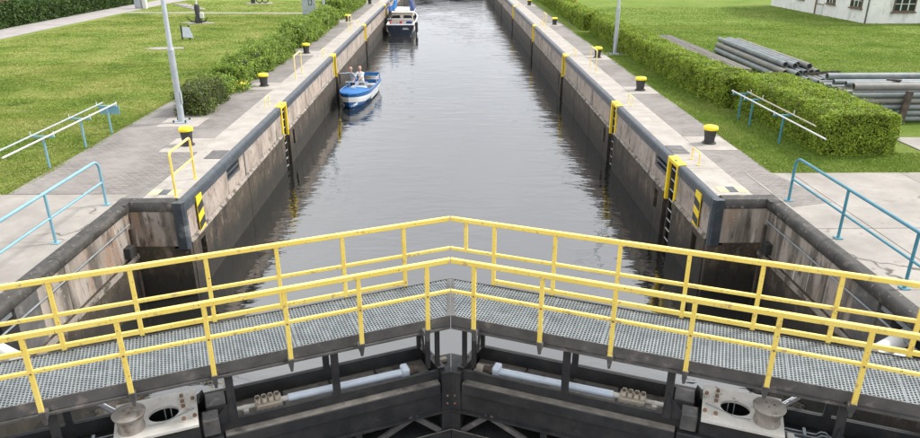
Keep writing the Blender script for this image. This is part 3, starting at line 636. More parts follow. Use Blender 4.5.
# small grab hoops at the ladders
def arch(name, label, cat, x, y0, y1, h, mat, r=.02, mid=False, peak=0, group=None):
    t = thing(name, label, cat, (x, (y0 + y1) / 2, 0), group)
    rr = .09 if h > .6 else .05; pts = [(x, y0, .0)]
    for k in range(5): a = k / 4 * math.pi / 2; pts.append((x, y0 + rr - rr * math.cos(a), h - rr + rr * math.sin(a)))
    for k in range(5): a = k / 4 * math.pi / 2; pts.append((x, y1 - rr + rr * math.sin(a), h - rr + rr * math.cos(a) + 0))
    pts.append((x, y1, 0)); MB().tube(pts, r, 8).build('hoop', mat, t, smooth=True)
    if mid: MB().tube([(x, y0 + r, h * .5), (x, y1 - r, h * .5)], r * .7, 8).build('middle_bar', mat, t, smooth=True)
    for y in (y0, y1): MB().lathe([(.05, .003), (.05, .015), (.03, .018)], (x, y, 0), 10).build('foot', mat, t)
    return t
for sx, L, side in ((1, LADR[:5], 'right'), (-1, LADL[:4], 'left')):
    for i, y in enumerate(L):
        arch('grab_hoop', 'low pale yellow grab hoop on the coping behind the %s ladder of the %s wall' % (ordn[i], side), 'grab hoop', sx * 6.5, y - .4, y + .15, .33, 'yellow_paint' if (i == 0 and sx > 0) else 'pale_yellow_paint', .018, group='grab hoops behind the ladders')
arch('safety_hoop', 'bright yellow waist-high tube hoop on the left corner of the coping by the gate', 'handrail', -6.26, 14.72, 16.0, 1.05, 'yellow_paint', .03, True, group='tall hoops on the coping')
for sx, ys, side in ((-1, [29.3, 46.], 'left'), (1, [30.6, 47.5], 'right')):
    for i, y in enumerate(ys):
        arch('safety_hoop', 'pale yellow waist-high hoop on the %s coping, %s' % (side, 'between second and third bollards' if i == 0 else 'farther one just before the fourth bollard'), 'handrail', sx * 6.55, y, y + 1.35, .98, 'pale_yellow_paint', .024, group='tall hoops on the coping')
# ------------------------------------------------------------------ blue guard rails along the gate recess
def blue_rail(sx, mat, label):
    x = sx * 7.62 * 1.0; x = sx * 7.4 if False else sx * 7.62
    ys = [14.25, 12.15, 10.05, 7.95, 5.85]; h = 1.02
    t = thing('guard_rail', label, 'railing', (x, 10, 0))
    pts = [(x, ys[0], .01), (x, ys[0], h - .22)]
    for k in range(1, 6): a = k / 5 * math.pi / 2; pts.append((x, ys[0] - .2 + .2 * math.cos(a), h - .2 + .2 * math.sin(a)))
    pts.append((x, ys[-1], h)); MB().tube(pts, .03, 10).build('top_rail', mat, t, smooth=True)
    MB().tube([(x, ys[0] - .01, .52), (x, ys[-1], .52)], .024, 10).build('middle_rail', mat, t, smooth=True)
    for y in ys[1:]:
        MB().tube([(x, y, .01), (x, y, h - .01)], .028, 10).build('post', mat, t, smooth=True)
    for y in ys: MB().box((x - .07, y - .07, .004), (x + .07, y + .07, .018)).build('base_plate', mat, t)
blue_rail(-1, 'sky_blue_paint', 'light blue tubular guard rail along the left gate recess')
blue_rail(1, 'teal_blue_paint', 'teal blue tubular guard rail along the right gate recess')
# ------------------------------------------------------------------ pole racks
def rack(x, ys, mat, label, poles, plate=None):
    t = thing('pole_rack', label, 'pole rack', (x, sum(ys) / len(ys), -.03))
    for y in ys:
        p = MB().tube([(x, y, -.03), (x, y, .80)], .03, 8).build('post', mat, t, smooth=True)
        MB().box((x - .3, y - .025, .80), (x + .3, y + .025, .84)).build('cross_arm', mat, p)
        for q in (-.29, .29): MB().tube([(x + q, y, .84), (x + q, y, .95)], .014, 6).build('arm_pin', 'white_paint', p)
    if plate: MB().box((x - .3, plate - .01, .55), (x + .3, plate + .01, .8)).build('end_plate', mat, t)
    for (dx, y0, y1, mt, lb) in poles:
        o = MB().tube([(x + dx, y0, .86), (x + dx * 1.05, y1, .87)], .022, 8).build('boat_pole', mt, smooth=True, loc=(x + dx, (y0 + y1) / 2, .84))
        tag(o, lb, 'pole', 'long poles resting on the racks')
rack(-10.35, [17.0, 18.9, 20.5], 'sky_blue_paint', 'light blue post rack for poles standing on the left lawn', [(-.22, 15.1, 20.75, 'lamp_galvanized', 'white pole on the left lawn rack, the one farther from the water'), (.2, 15.0, 20.7, 'white_paint', 'white pole on the left lawn rack, the one nearer the water')], 20.62)
rack(9.55, [22.0, 21.1, 19.0], 'teal_blue_paint', 'blue post rack for poles standing in front of the right hedge', [(-.2, 16.3, 22.3, 'white_paint', 'long white pole on the right rack, nearer the quay'), (.2, 17.6, 22.1, 'tan_casting', 'shorter brownish pole on the right rack, nearer the hedge')])
# ------------------------------------------------------------------ lamp posts
def make_lamp():
    t = thing('lamp_post', 'x', 'lamp post')
    base = MB().box((-.24, -.24, 0), (.24, .24, .03)).build('base_plate', 'lamp_galvanized', t, bevel=.006)
    for u in (-.19, .19):
        for v in (-.19, .19): MB().tube([(u, v, .03), (u, v, .1)], .03, 6).build('anchor_bolt', 'sign_black', t)
    MB().tube([(0, 0, .03), (0, 0, 2.3)], .1, 16).build('lower_shaft', 'lamp_galvanized', t, smooth=True)
    MB().tube([(0, 0, 2.3), (0, 0, 2.38), (0, 0, 8)], [.1, .075, .055], 14).build('upper_shaft', 'lamp_galvanized', t, smooth=True)
    MB().box((.1, -.06, .6), (.108, .06, 1.0)).build('service_door', 'lamp_galvanized', t)
    arm = MB().tube([(0, 0, 7.95), (.25, 0, 8.2), (.8, 0, 8.3)], .035, 8).build('arm', 'lamp_galvanized', t, smooth=True)
    h = MB().hexa([(.7, -.14, 8.26), (1.4, -.1, 8.3), (1.4, .1, 8.3), (.7, .14, 8.26), (.75, -.1, 8.4), (1.35, -.07, 8.4), (1.35, .07, 8.4), (.75, .1, 8.4)]).build('lamp_head', 'lamp_galvanized', t, bevel=.02)
    MB().box((.8, -.08, 8.25), (1.3, .08, 8.268)).build('lens', 'white_paint', h)
    return t
lp = make_lamp(); lp.location = (-8.68, 21.8, .0); lp['label'] = 'galvanized lamp post on a bolted plate at the near end of the left bush'; lp['group'] = 'lamp posts on the quays'
dup(lp, (8.72, 36.4, -.02), math.pi, 'slim galvanized lamp post between the right hedge and the quay', 'lamp posts on the quays')
dup(lp, (-9.3, 53.0, -.02), 0, 'galvanized lamp post rising behind the far left bushes', 'lamp posts on the quays')
MB_pad = MB().box((-9.3, 21.2, -.2), (-8.0, 22.4, -.001)).build('pad', 'coping_concrete', pads[-1], bevel=.006)
MB().box((8.2, 35.9, -.2), (9.2, 36.9, -.021)).build('pad', 'coping_concrete', pads[1], bevel=.006)

# ------------------------------------------------------------------ hedges and bushes
def leaves_mesh(name, pts, nrm, size, mat, parent, spread=.9):
    n_ = len(pts); d = nrm + RNG.normal(0, spread, (n_, 3)); d /= np.linalg.norm(d, axis=1)[:, None]
    t = np.cross(d, RNG.normal(0, 1, (n_, 3))); t /= np.linalg.norm(t, axis=1)[:, None] + 1e-9; u = np.cross(d, t)
    s = size * RNG.uniform(.6, 1.3, n_)[:, None]
    V = np.stack([pts - t * s, pts + u * s * .55, pts + t * s, pts - u * s * .55], 1).reshape(-1, 3)
    V -= np.array(WO[parent.name])
    me = bpy.data.meshes.new(name); me.vertices.add(len(V)); me.vertices.foreach_set('co', V.astype(np.float32).ravel())
    me.loops.add(n_ * 4); me.loops.foreach_set('vertex_index', np.arange(n_ * 4, dtype=np.int32))
    me.polygons.add(n_); me.polygons.foreach_set('loop_start', np.arange(0, n_ * 4, 4, dtype=np.int32)); me.polygons.foreach_set('loop_total', np.full(n_, 4, dtype=np.int32))
    me.update(); me.materials.append(M[mat]); o = bpy.data.objects.new(name, me); COL.objects.link(o); o.parent = parent; return o
def hsh(x, y, z, k):
    return (np.sin(x * 1.7 * k + y * 2.3 * k + 1.3 * k) + np.sin(y * 1.9 * k - z * 2.7 * k + .7) + np.sin(z * 2.1 * k + x * 1.1 * k + 2.1 + y * .37 * k)) / 3
def hedge(label, path, w, h, mat, dens=520, leaf=.06, rough=.10, group=None, lump=.12, cat='hedge', name='hedge', taper=.0, gaps=0):
    """path: (x,y) centre line; cross section is a rounded box w wide, h high"""
    P = np.array(path, float); seg = np.linalg.norm(np.diff(P, axis=0), axis=1); L = seg.sum()
    t = thing(name, label, cat, (P[:, 0].mean(), P[:, 1].mean(), -.03), group)
    cum = np.concatenate([[0], np.cumsum(seg)])
    def at(s):
        x = np.interp(s, cum, P[:, 0]); y = np.interp(s, cum, P[:, 1]); e = .05
        dx = np.interp(s + e, cum, P[:, 0]) - np.interp(s - e, cum, P[:, 0]); dy = np.interp(s + e, cum, P[:, 1]) - np.interp(s - e, cum, P[:, 1]); k = np.hypot(dx, dy) + 1e-9
        return x, y, dx / k, dy / k
    def surf(shrink, n_):
        # sample faces: two sides, top, two ends
        W_, H_ = w * shrink, h * (1 - (1 - shrink) * .7)
        areas = np.array([L * H_, L * H_, L * W_, W_ * H_, W_ * H_]); c = RNG.choice(5, n_, p=areas / areas.sum())
        a = RNG.random(n_); q = RNG.random(n_); s = a * L; e_ = (1 - shrink) * w * .5
        s = np.where(c == 3, e_, np.where(c == 4, L - e_, s)); s = np.clip(s, e_, L - e_)
        off = np.where(c == 0, -W_ / 2, np.where(c == 1, W_ / 2, (a - .5) * W_ if False else (np.where(c == 2, q, a) - .5) * W_))
        z = np.where(c == 2, H_, q * H_)
        # round the top edges
        ro = np.clip((z - (H_ - .22)) / .22, 0, 1); side = np.clip((np.abs(off) - (W_ / 2 - .22)) / .22, 0, 1); k = ro * side
        z = z - k * .09; off = off * (1 - .09 * k)
        off = off * (1 - taper * z / H_)
        x, y, dx, dy = at(s); px = x + dy * off; py = y - dx * off
        nx = np.where(c == 0, -dy, np.where(c == 1, dy, np.where(c == 3, -dx, np.where(c == 4, dx, 0)))); ny = np.where(c == 0, dx, np.where(c == 1, -dx, np.where(c == 3, -dy, np.where(c == 4, dy, 0)))); nz = (c == 2) * 1.
        nr = np.stack([nx, ny, nz + .25], 1)
        b_ = lump * hsh(px, py, z, 1.6) + lump * .6 * hsh(px + 3, py, z, 4.3)
        pts = np.stack([px, py, z], 1) + nr * b_[:, None]
        return pts, nr, b_
    area = 2 * L * h + L * w + 2 * w * h; n_ = int(area * dens)
    pts, nr, b_ = surf(1, n_); pts = pts + nr * RNG.normal(-.03, rough * .6, n_)[:, None]; pts[:, 2] = np.maximum(pts[:, 2], .01) - .03
    k_ = RNG.random(n_) < .025; pts[k_] += (nr * RNG.uniform(.03, .15, n_)[:, None])[k_]      # stray shoots
    if gaps:
        g_ = hsh(pts[:, 0], pts[:, 1], pts[:, 2], 3.1); keep = g_ > -1 + gaps; pts, nr = pts[keep], nr[keep]
    leaves_mesh('crown', pts, nr, leaf, mat, t)
    # twiggy core
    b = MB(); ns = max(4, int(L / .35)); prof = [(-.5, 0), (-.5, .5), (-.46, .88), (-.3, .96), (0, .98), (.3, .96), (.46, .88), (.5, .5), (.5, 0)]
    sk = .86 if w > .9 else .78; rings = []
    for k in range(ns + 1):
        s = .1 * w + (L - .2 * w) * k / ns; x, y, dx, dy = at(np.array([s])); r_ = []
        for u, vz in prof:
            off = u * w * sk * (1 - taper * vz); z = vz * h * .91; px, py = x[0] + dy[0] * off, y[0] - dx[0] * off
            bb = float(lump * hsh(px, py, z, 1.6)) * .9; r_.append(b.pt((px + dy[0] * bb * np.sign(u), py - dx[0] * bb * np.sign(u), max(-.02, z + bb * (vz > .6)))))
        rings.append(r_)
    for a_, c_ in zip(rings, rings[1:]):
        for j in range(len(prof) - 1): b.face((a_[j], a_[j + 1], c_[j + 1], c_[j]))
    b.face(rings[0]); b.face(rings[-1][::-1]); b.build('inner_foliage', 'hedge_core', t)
    for k in range(max(2, int(L / 1.2))):
        x, y, dx, dy = at(np.array([L * (k + .5) / max(2, int(L / 1.2))])); MB().tube([(x[0], y[0], -.04), (x[0] + .05, y[0], h * .5)], [.04, .02], 6).build('stem', 'bark', t)
    return t
GH = 'clipped hedge sections on the right bank'
hedge('thick clipped bright green hedge end standing nearest on the right bank', [(11.15, 17.75), (11.15, 20.6), (11.0, 23.9)], 2.05, 1.2, 'leaf_privet', 2100, .03, .03, GH, .045)
hedge('long clipped bright green hedge running along the right quay', [(10.2, 23.6), (9.9, 28), (9.85, 38), (9.85, 45.6)], 1.3, 1.15, 'leaf_privet', 1300, .037, .032, GH, .05)
hedge('farther clipped green hedge on the right bank beyond the gap', [(9.5, 46.7), (9.55, 62), (9.6, 76)], 1.2, 1.15, 'leaf_privet', 600, .05, .05, GH, .07)
GL = 'bushy hedge clumps along the left quay'
hedge('brownish sparse bush beside the near left lamp post', [(-8.75, 22.7), (-8.72, 25.2)], .95, .9, 'leaf_brownish', 1000, .038, .13, GL, .14, 'bush', 'bush', gaps=.45)
hedge('low pale bush with yellow flowers between two left hedge clumps', [(-8.8, 25.7), (-8.75, 27.0)], .9, .65, 'leaf_bush', 900, .042, .15, GL, .16, 'bush', 'bush', gaps=.3)
hedge('rounded bushy green hedge clump on the left quay just before the second bollard', [(-8.85, 27.2), (-8.8, 30.3)], 1.15, .95, 'leaf_bush', 1250, .04, .13, GL, .2)
hedge('longer bushy green hedge on the left quay just beyond the second bollard', [(-8.8, 31.0), (-8.7, 36.8)], 1.2, 1.05, 'leaf_bush', 1250, .04, .13, GL, .2)
hedge('bushy hedge on the left quay in front of the grey information board', [(-8.7, 38.6), (-8.65, 44.4)], 1.3, 1.1, 'leaf_bush', 850, .05, .14, GL, .2)
hedge('bushy hedge on the left quay beyond the information board', [(-8.7, 45.2), (-8.65, 51.5)], 1.25, 1.05, 'leaf_bush', 600, .06, .14, GL, .16)
hedge('farthest left bushy hedge beyond the fourth bollard', [(-8.9, 54.2), (-8.9, 70)], 1.6, 1.4, 'leaf_bush', 400, .07, .15, GL, .18)
hedge('long dark green hedge beside the asphalt path at upper left', [(-31.3, 30), (-31.2, 56), (-31.0, 70)], 1.9, 1.45, 'leaf_dark', 260, .10, .1, None, .1)
t = thing('flower_clump', 'small clump of yellow flowers at the foot of the left hedge', 'flowers', (-8.15, 27.0, -.01))
pp = np.stack([RNG.normal(-8.15, .16, 260), RNG.normal(27.0, .3, 260), RNG.uniform(0, .25, 260)], 1)
leaves_mesh('foliage', pp, np.tile([0, 0, 1.], (260, 1)), .06, 'leaf_bush', t)
leaves_mesh('blossom', pp[:110] + [0, 0, .07], np.tile([0, 0, 1.], (110, 1)), .035, 'flower_yellow', t)
# flowering shrub top left
t = thing('flowering_shrub', 'white blossoming shrub at the upper left behind the dark hedge', 'shrub', (-33.6, 50.5, -.03))
MB().tube([(-33.6, 50.5, -.03), (-33.5, 50.5, 1.0), (-33.6, 50.4, 2)], [.07, .05, .02], 7).build('trunk', 'bark', t)
for k in range(6): a = k * 1.05; MB().tube([(-33.55, 50.5, .5 + .1 * k), (-33.55 + .8 * math.cos(a), 50.5 + .8 * math.sin(a), 1.4 + .1 * k)], [.035, .012], 6).build('limb', 'bark', t)
q = RNG.normal(0, 1, (2600, 3)); q /= np.linalg.norm(q, axis=1)[:, None]; rr = RNG.random(2600) ** .4
pp = q * rr[:, None] * np.array([1.2, 1.2, 1.0]) + np.array([-33.55, 50.5, 1.6]); pp[:, 2] = np.maximum(pp[:, 2], .2)
leaves_mesh('crown', pp, q, .1, 'leaf_dark', t); leaves_mesh('blossom', pp[:700] + q[:700] * .05, q[:700], .07, 'blossom', t)

# ------------------------------------------------------------------ grass blades
def grass(name, label, regions, total, hgt):
    pts = []; ar = [abs((r[1] - r[0]) * (r[3] - r[2])) * r[4] for r in regions]; A_ = sum(ar)
    for r, a in zip(regions, ar):
        k = int(total * a / A_); pts.append(np.stack([RNG.uniform(r[0], r[1], k), RNG.uniform(r[2], r[3], k)], 1))
    p = np.concatenate(pts); n_ = len(p); ang = RNG.uniform(0, 6.283, n_); hh = .52 * hgt * RNG.uniform(.5, 1.3, n_) * (.75 + .35 * hsh(p[:, 0], p[:, 1], p[:, 0] * 0, 1.2)); w_ = .016 + .0009 * p[:, 1]; lean = RNG.normal(0, .6, (n_, 2)) * hh[:, None]
    ca, sa = np.cos(ang) * w_, np.sin(ang) * w_; z0 = np.full(n_, -.035)
    V = np.stack([np.stack([p[:, 0] - ca, p[:, 1] - sa, z0], 1), np.stack([p[:, 0] + ca, p[:, 1] + sa, z0], 1), np.stack([p[:, 0] + lean[:, 0], p[:, 1] + lean[:, 1], z0 + .01 + hh], 1)], 1).reshape(-1, 3)
    me = bpy.data.meshes.new(name); me.vertices.add(len(V)); me.vertices.foreach_set('co', V.astype(np.float32).ravel())
    me.loops.add(n_ * 3); me.loops.foreach_set('vertex_index', np.arange(n_ * 3, dtype=np.int32))
    me.polygons.add(n_); me.polygons.foreach_set('loop_start', np.arange(0, n_ * 3, 3, dtype=np.int32)); me.polygons.foreach_set('loop_total', np.full(n_, 3, dtype=np.int32))
    me.update(); me.materials.append(M['grass_blade']); o = bpy.data.objects.new(name, me); COL.objects.link(o); return tag(o, label, 'grass', kind='stuff')
grass('grass', 'short yellowish green mown grass of the left lawn', [(-17, -10.2, 15, 24, 3), (-10.5, -10.1, 15, 30, 6), (-19, -10.2, 24, 34, 1.6), (-26.5, -10.2, 34, 58, .6), (-27, -17, 24, 34, 1), (-27, -10, 58, 72, .2)], 170000, .06)
grass('grass', 'short green grass around and behind the right hedge', [(8.1, 10.1, 16.25, 24, 5), (8.05, 9.4, 24, 46, 3), (10, 13.1, 16.25, 18, 5), (12.6, 30, 24, 50, .7), (12, 40, 36, 64, .25), (14, 30, 26, 36, .8)], 150000, .07)

# ------------------------------------------------------------------ pipe stacks and timber
def pipe(p, q, r, mat, label, group, ri=None):
    p, q = Vector(p), Vector(q); d = (q - p).normalized(); b = MB(); seg = 14
    o = thing('steel_pipe', label, 'pipe', tuple((p + q) / 2), group)
    x = d.cross(Vector((0, 0, 1))).normalized(); y = d.cross(x); ri = r * .82; rg = []
    for c, rad in ((p, ri), (p, r), (q, r), (q, ri)): rg.append([b.pt(c + (x * math.cos(6.28319 * j / seg) + y * math.sin(6.28319 * j / seg)) * rad) for j in range(seg)])
    for a_, c_ in ((0, 1), (1, 2), (2, 3), (3, 0)):
        for j in range(seg): b.face((rg[a_][j], rg[a_][(j + 1) % seg], rg[c_][(j + 1) % seg], rg[c_][j]))
    b.build('pipe_wall', mat, o, smooth=True)
    bi = MB(); bi.tube([p + d * .06, q - d * .06], ri * .99, seg).build('bore', 'pipe_inside', o); return o
# stack A: running away from the camera (upper left stack)
dA = Vector((-.25, -8.2, 0)).normalized(); xA = Vector((1, -.03, 0)); a0 = Vector((14.15, 36.4, 0))
r_ = .13; cnt = 0
words = ['lowest', 'middle', 'top']
for lay, (num, off) in enumerate(((8, 0), (6, .5), (4, 1.3))):
    for k in range(num):
        st = a0 + xA * (2.1 * r_ * (k + off)) + Vector((0, random.uniform(-.25, .25) + .35 * lay, r_ * (1 + 1.78 * lay) - .02 + .03))
        en = st + dA * (8.8 + random.uniform(-.15, .15) - .25 * lay)
        pipe(st, en, r_ * .97, 'pipe_tan' if (k + lay) % 4 == 1 else 'pipe_grey', 'grey pipe in %s layer of the lengthwise stack, %s from the quay side' % (words[lay], ['first', 'second', 'third', 'fourth', 'fifth', 'sixth', 'seventh', 'eighth'][k]), 'pipes of the lengthwise stack')
for y in (29.8, 34.5): tag(MB().box((13.8, y - .08, -.05), (16.4, y + .08, .012)).build('timber_bearer', 'old_timber', loc=(14.3, y, -.03)), 'dark timber bearer under the lengthwise pipe stack, %s one' % ('nearer' if y < 31 else 'farther'), 'timber')
# stack B: running along X on a rack at the right
xr0, xr1 = 13.3, 25.
rows_ = []
tiers = ['bottom', 'second', 'third', 'fourth', 'fifth', 'top']
for j, y in enumerate((21.5, 21.92, 22.34, 22.76, 23.2, 23.6)):
    for k in range(5):
        if j in (1, 2, 3, 4) and k < 3: continue          # hidden inside the stack
        rows_.append((y, .09 + .195 * k, .088, tiers[k], j))
rows_ += [(21.62, 1.11, .125, 'top', 0), (22.3, 1.08, .09, 'top', 2), (22.6, 1.08, .09, 'top', 3), (23.45, 1.11, .125, 'top', 5)]
rowname = ['front', 'second', 'third', 'fourth', 'fifth', 'rearmost']
for k, (y, z, rb, tr_, j) in enumerate(rows_):
    pipe((xr0 - .35 + random.uniform(-.15, .15), y, z), (xr1, y + .05, z), rb, 'pipe_tan' if k % 5 == 3 else 'pipe_grey', 'grey pipe on the crosswise rack at right, %s tier of the %s row' % (tr_, rowname[j]), 'pipes of the crosswise rack')
for i, x in enumerate((14.6, 18.6)):
    rt = thing('rack_frame', 'dark rusty upright of the crosswise pipe rack, %s' % ('with splayed foot near the hedge end' if i == 0 else 'second one beyond the right edge'), 'pipe rack', (x, 21.3, -.03))
    MB().bar((x - .1, 21.28, -.03), (x + .02, 21.32, 1.02), .2, .09).build('upright', 'rusty_steel', rt); MB().bar((x, 23.78, -.03), (x, 23.78, 1.02), .2, .09).build('upright', 'rusty_steel', rt)
    MB().bar((x - .55, 21.1, .06), (x - .05, 21.26, .3), .1, .16).build('foot', 'rusty_steel', rt)
    MB().box((x - .06, 21.38, -.03), (x + .06, 23.72, -.004)).build('cross_bar', 'rusty_steel', rt)
tag(MB().bar((13.75, 26.0, .75), (13.5, 23.75, 1.22), .3, .07).build('steel_strip', 'rusty_steel', loc=(13.6, 24.9, .8)), 'rusty dark steel strip lying over the pipe ends between the two stacks', 'steel strip')
tag(MB().bar((14.5, 22.45, 1.19), (14.85, 22.2, 1.2), .12, .05).build('steel_strip', 'rusty_steel', loc=(14.6, 22.3, 1.15)), 'small rusty scrap lying on top of the crosswise pipes', 'steel strip')
bt = thing('timber_platform', 'long dark flat timber platform lying behind the right hedge', 'platform', (12, 33.5, -.03))
for k in range(4): MB().box((11.5 + .24 * k, 28.0, .46), (11.5 + .24 * k + .225, 39.2, .6 + random.uniform(-.01, .01))).build('plank', 'old_timber', bt, bevel=.008)
for y in (28.8, 32, 35, 38.4): MB().box((11.45, y - .08, -.05), (12.5, y + .08, .458)).build('bearer', 'old_timber', bt)

# ------------------------------------------------------------------ white building
wb = thing('white_building', 'white plastered building with brown framed windows at the upper right', 'building', (33, 60, -.03))
X0, YB, XB, YF, HB = 30.2, 50.7, 44., 66.3, 4.2
def window(plane, c0, c1, z0, z1, cols=3):
    def bx(u0, u1, za, zb, d0, d1):
        return MB().box((X0 - d1, u0, za), (X0 - d0, u1, zb)) if plane == 'x' else MB().box((u0, YB - d1, za), (u1, YB - d0, zb))
    w = bx(c0, c1, z0, z1, .0, .02).build('window', 'glass_dark', wb)
    for u in (c0, c1 - .08): bx(u, u + .08, z0, z1, .021, .07).build('frame', 'window_frame_brown', w)
    bx(c0, c1, z1, z1 + .08, .021, .07).build('frame', 'window_frame_brown', w); bx(c0 + .08, c1 - .08, z0, z0 + .08, .021, .07).build('frame', 'window_frame_brown', w)
    for k in range(1, cols):
        u = c0 + (c1 - c0) * k / cols; bx(u - .035, u + .035, z0 + .08, z1, .021, .06).build('mullion', 'window_frame_brown' if k == 0 else 'white_paint', w)
    for k in (1, 2): z = z0 + (z1 - z0) * k / 3; bx(c0 + .08, c1 - .08, z - .02, z + .02, .021, .05).build('glazing_bar', 'white_paint', w)
    bx(c0 - .1, c1 + .1, z0 - .09, z0 - .002, .0, .14).build('sill', 'window_frame_brown', w)
MB().box((X0, YB, -.1), (XB, YF, HB)).build('wall', 'plaster_white', wb)
MB().prism([(YB - .4, HB), (YF + .4, HB), (YF + .4, HB + .15), ((YB + YF) / 2, HB + 4), (YB - .4, HB + .15)], 'x', X0 - .4, XB + .4).build('roof', 'roof_tile', wb)
window('x', 51.5, 53.0, .95, 2.5); window('x', 55.2, 56.4, .95, 2.5); window('x', 60.2, 61.4, .95, 2.5); window('x', 64.6, 65.8, .95, 2.5)
window('y', 32.0, 33.6, .8, 2.4); window('y', 37.0, 38.6, .8, 2.4)
MB().tube([(X0 - .08, YB - .08, -.03), (X0 - .08, YB - .08, HB)], .06, 8).build('drainpipe', 'edge_channel', wb, smooth=True)
MB().tube([(X0 - .08, 58.0, -.03), (X0 - .08, 58.0, HB)], .06, 8).build('drainpipe', 'rusty_nut', wb, smooth=True)
MB().box((X0 - .05, 56.9, -.03), (X0 - .001, 57.9, .75)).build('hatch', 'white_paint', wb); MB().box((X0 - .06, 56.9, .76), (X0 - .001, 57.9, .82)).build('hatch_frame', 'window_frame_brown', wb)
MB().box((35.0, YB - .06, -.03), (36.1, YB - .001, 2.2)).build('door', 'window_frame_brown', wb); MB().box((34.6, YB - .25, .9), (34.9, YB - .001, 1.2)).build('meter_box', 'edge_channel', wb)
# ------------------------------------------------------------------ red brick house behind upper left hedge
hb = thing('brick_house', 'red brick house whose foot shows at the upper left edge', 'building', (-42, 62, -.03))
MB().box((-52, 58.5, -.1), (-36, 70, 3.2)).build('wall', 'brick_red', hb)
MB().prism([(58, 3.2), (70.5, 3.2), (70.5, 3.35), (64.2, 7), (58, 3.35)], 'x', -52.5, -35.5).build('roof', 'roof_tile', hb)
for x in (-50, -46, -41.2, -38.6): 
    w = MB().box((x, 58.46, 1), (x + 1.2, 58.499, 2.4)).build('window', 'glass_dark', hb); MB().box((x - .06, 58.4, .92), (x + 1.26, 58.498, .998)).build('sill', 'coping_concrete', w)
MB().box((-43.9, 58.44, 0), (-42.9, 58.499, 2.1)).build('door', 'sign_black', hb)

# ------------------------------------------------------------------ lawn exhibits, sign, steps
sg = thing('information_board', 'grey information board with dark pictogram behind the left hedge', 'sign', (-11.35, 58, -.03))
MB().box((-11.95, 57.95, -.03), (-10.85, 58.07, 2.1)).build('panel', 'lamp_galvanized', sg, bevel=.015)
MB().box((-11.42, 57.94, .72), (-11.1, 57.949, 1.25)).build('pictogram', 'sign_black', sg); MB().box((-11.36, 57.932, .78), (-11.16, 57.939, 1.1)).build('pictogram_field', 'lamp_galvanized', sg)
ms = thing('signal_mast', 'white mast rising from a black base with anchor flukes on a pale slab', 'mast', (-18.2, 51.5, -.03))
MB().lathe([(.24, -.03), (.26, .2), (.17, .5), (.2, 1.1), (.14, 1.3)], (-18.2, 51.6, 0), 14).build('pedestal', 'sign_black', ms, smooth=True)
MB().tube([(-18.2, 51.6, 1.3), (-18.2, 51.6, 6.5)], [.07, .05], 10).build('pole', 'white_paint', ms, smooth=True)
MB().box((-17.98, 51.3, .35), (-17.7, 51.5, .75)).build('white_marker', 'white_paint', ms, bevel=.04)
for sgn in (-1, 1): MB().tube([(-18.2, 51.55, .08), (-18.2 + sgn * .5, 51.5, .12), (-18.2 + sgn * .8, 51.45, .45)], [.06, .06, .02], 7).build('fluke', 'sign_black', ms, smooth=True)
MB().prism([(-19.6, 51.7), (-18.6, 51.0), (-16.9, 51.5), (-17.6, 52.2), (-18.8, 52.4)], 'z', -.1, .0).build('slab', 'slab_concrete', ms)
lc = thing('lectern_sign', 'small tilted white lectern sign on black legs on the left lawn', 'sign', (-15.9, 42.6, -.03))
for x in (-16.15, -15.7): MB().box((x - .04, 42.6, -.03), (x + .04, 42.68, .8)).build('leg', 'sign_black', lc)
MB().hexa([(-16.0, 42.3, .15), (-15.35, 42.25, .1), (-15.35, 42.3, .08), (-16.0, 42.35, .13), (-16.05, 42.55, .72), (-15.65, 42.55, .7), (-15.65, 42.6, .68), (-16.05, 42.6, .7)]).build('board', 'lamp_galvanized', lc)
tag(MB().prism([(-16.9, 38.6), (-15.9, 38.3), (-14.6, 38.6), (-14.9, 39.2), (-16.3, 39.3)], 'z', -.1, -.01).build('ground_slab', 'slab_concrete', loc=(-15.8, 38.8, -.05)), 'pale bare slab flush in the left lawn before the lectern sign', 'slab')
wn_ = thing('winch_exhibit', 'black winch with two wheels on a pale slab at the top of the left lawn', 'winch', (-18.5, 69.3, -.03))
MB().prism([(-20, 69.2), (-19, 68.4), (-16.8, 68.8), (-17.4, 70), (-19, 70.2)], 'z', -.1, .0).build('slab', 'slab_concrete', wn_)
MB().box((-19.1, 69.1, .0), (-18.75, 69.4, 1.2)).build('post', 'sign_black', wn_)
for x in (-18.3, -17.75):
    pts = [(x + .3 * math.cos(k * math.pi / 8), 69.2, .35 + .3 * math.sin(k * math.pi / 8)) for k in range(17)]; MB().tube(pts, .05, 6, False).build('wheel', 'sign_black', wn_, smooth=True)
MB().tube([(-18.8, 69.3, .35), (-17.6, 69.3, .35)], .05, 8).build('axle', 'rusty_steel', wn_)
st_ = thing('garden_steps', 'short flight of pale stone steps at the top of the left lawn', 'steps', (-23.5, 64, -.03))
for k in range(5): MB().box((-26.0 + .85 * k, 67.6 - 1.3 * k, -.1), (-24.9 + .85 * k, 68.3 - 1.3 * k, .06)).build('step', 'asphalt', st_, bevel=.02)
cb = thing('cable_cabinet', 'pale grey cabinet beside the path at the top left', 'cabinet', (-27.0, 64, -.03))
MB().box((-27.9, 63.6, -.03), (-27.35, 64.1, 1.5)).build('body', 'lamp_galvanized', cb, bevel=.02); MB().box((-27.2, 63.6, -.03), (-26.9, 64, 1.6)).build('side_post', 'white_paint', cb); MB().box((-27.85, 63.58, .1), (-27.4, 63.599, 1.4)).build('door', 'lamp_galvanized', cb)
rp = thing('red_post', 'red marker post standing behind the farther right hedge', 'post', (10.35, 58.5, -.03))
MB().lathe([(.14, -.03), (.14, 1.5), (.17, 1.52), (.17, 1.62), (.05, 1.7)], (10.35, 58.5, 0), 12).build('post', 'red_paint', rp, smooth=True)
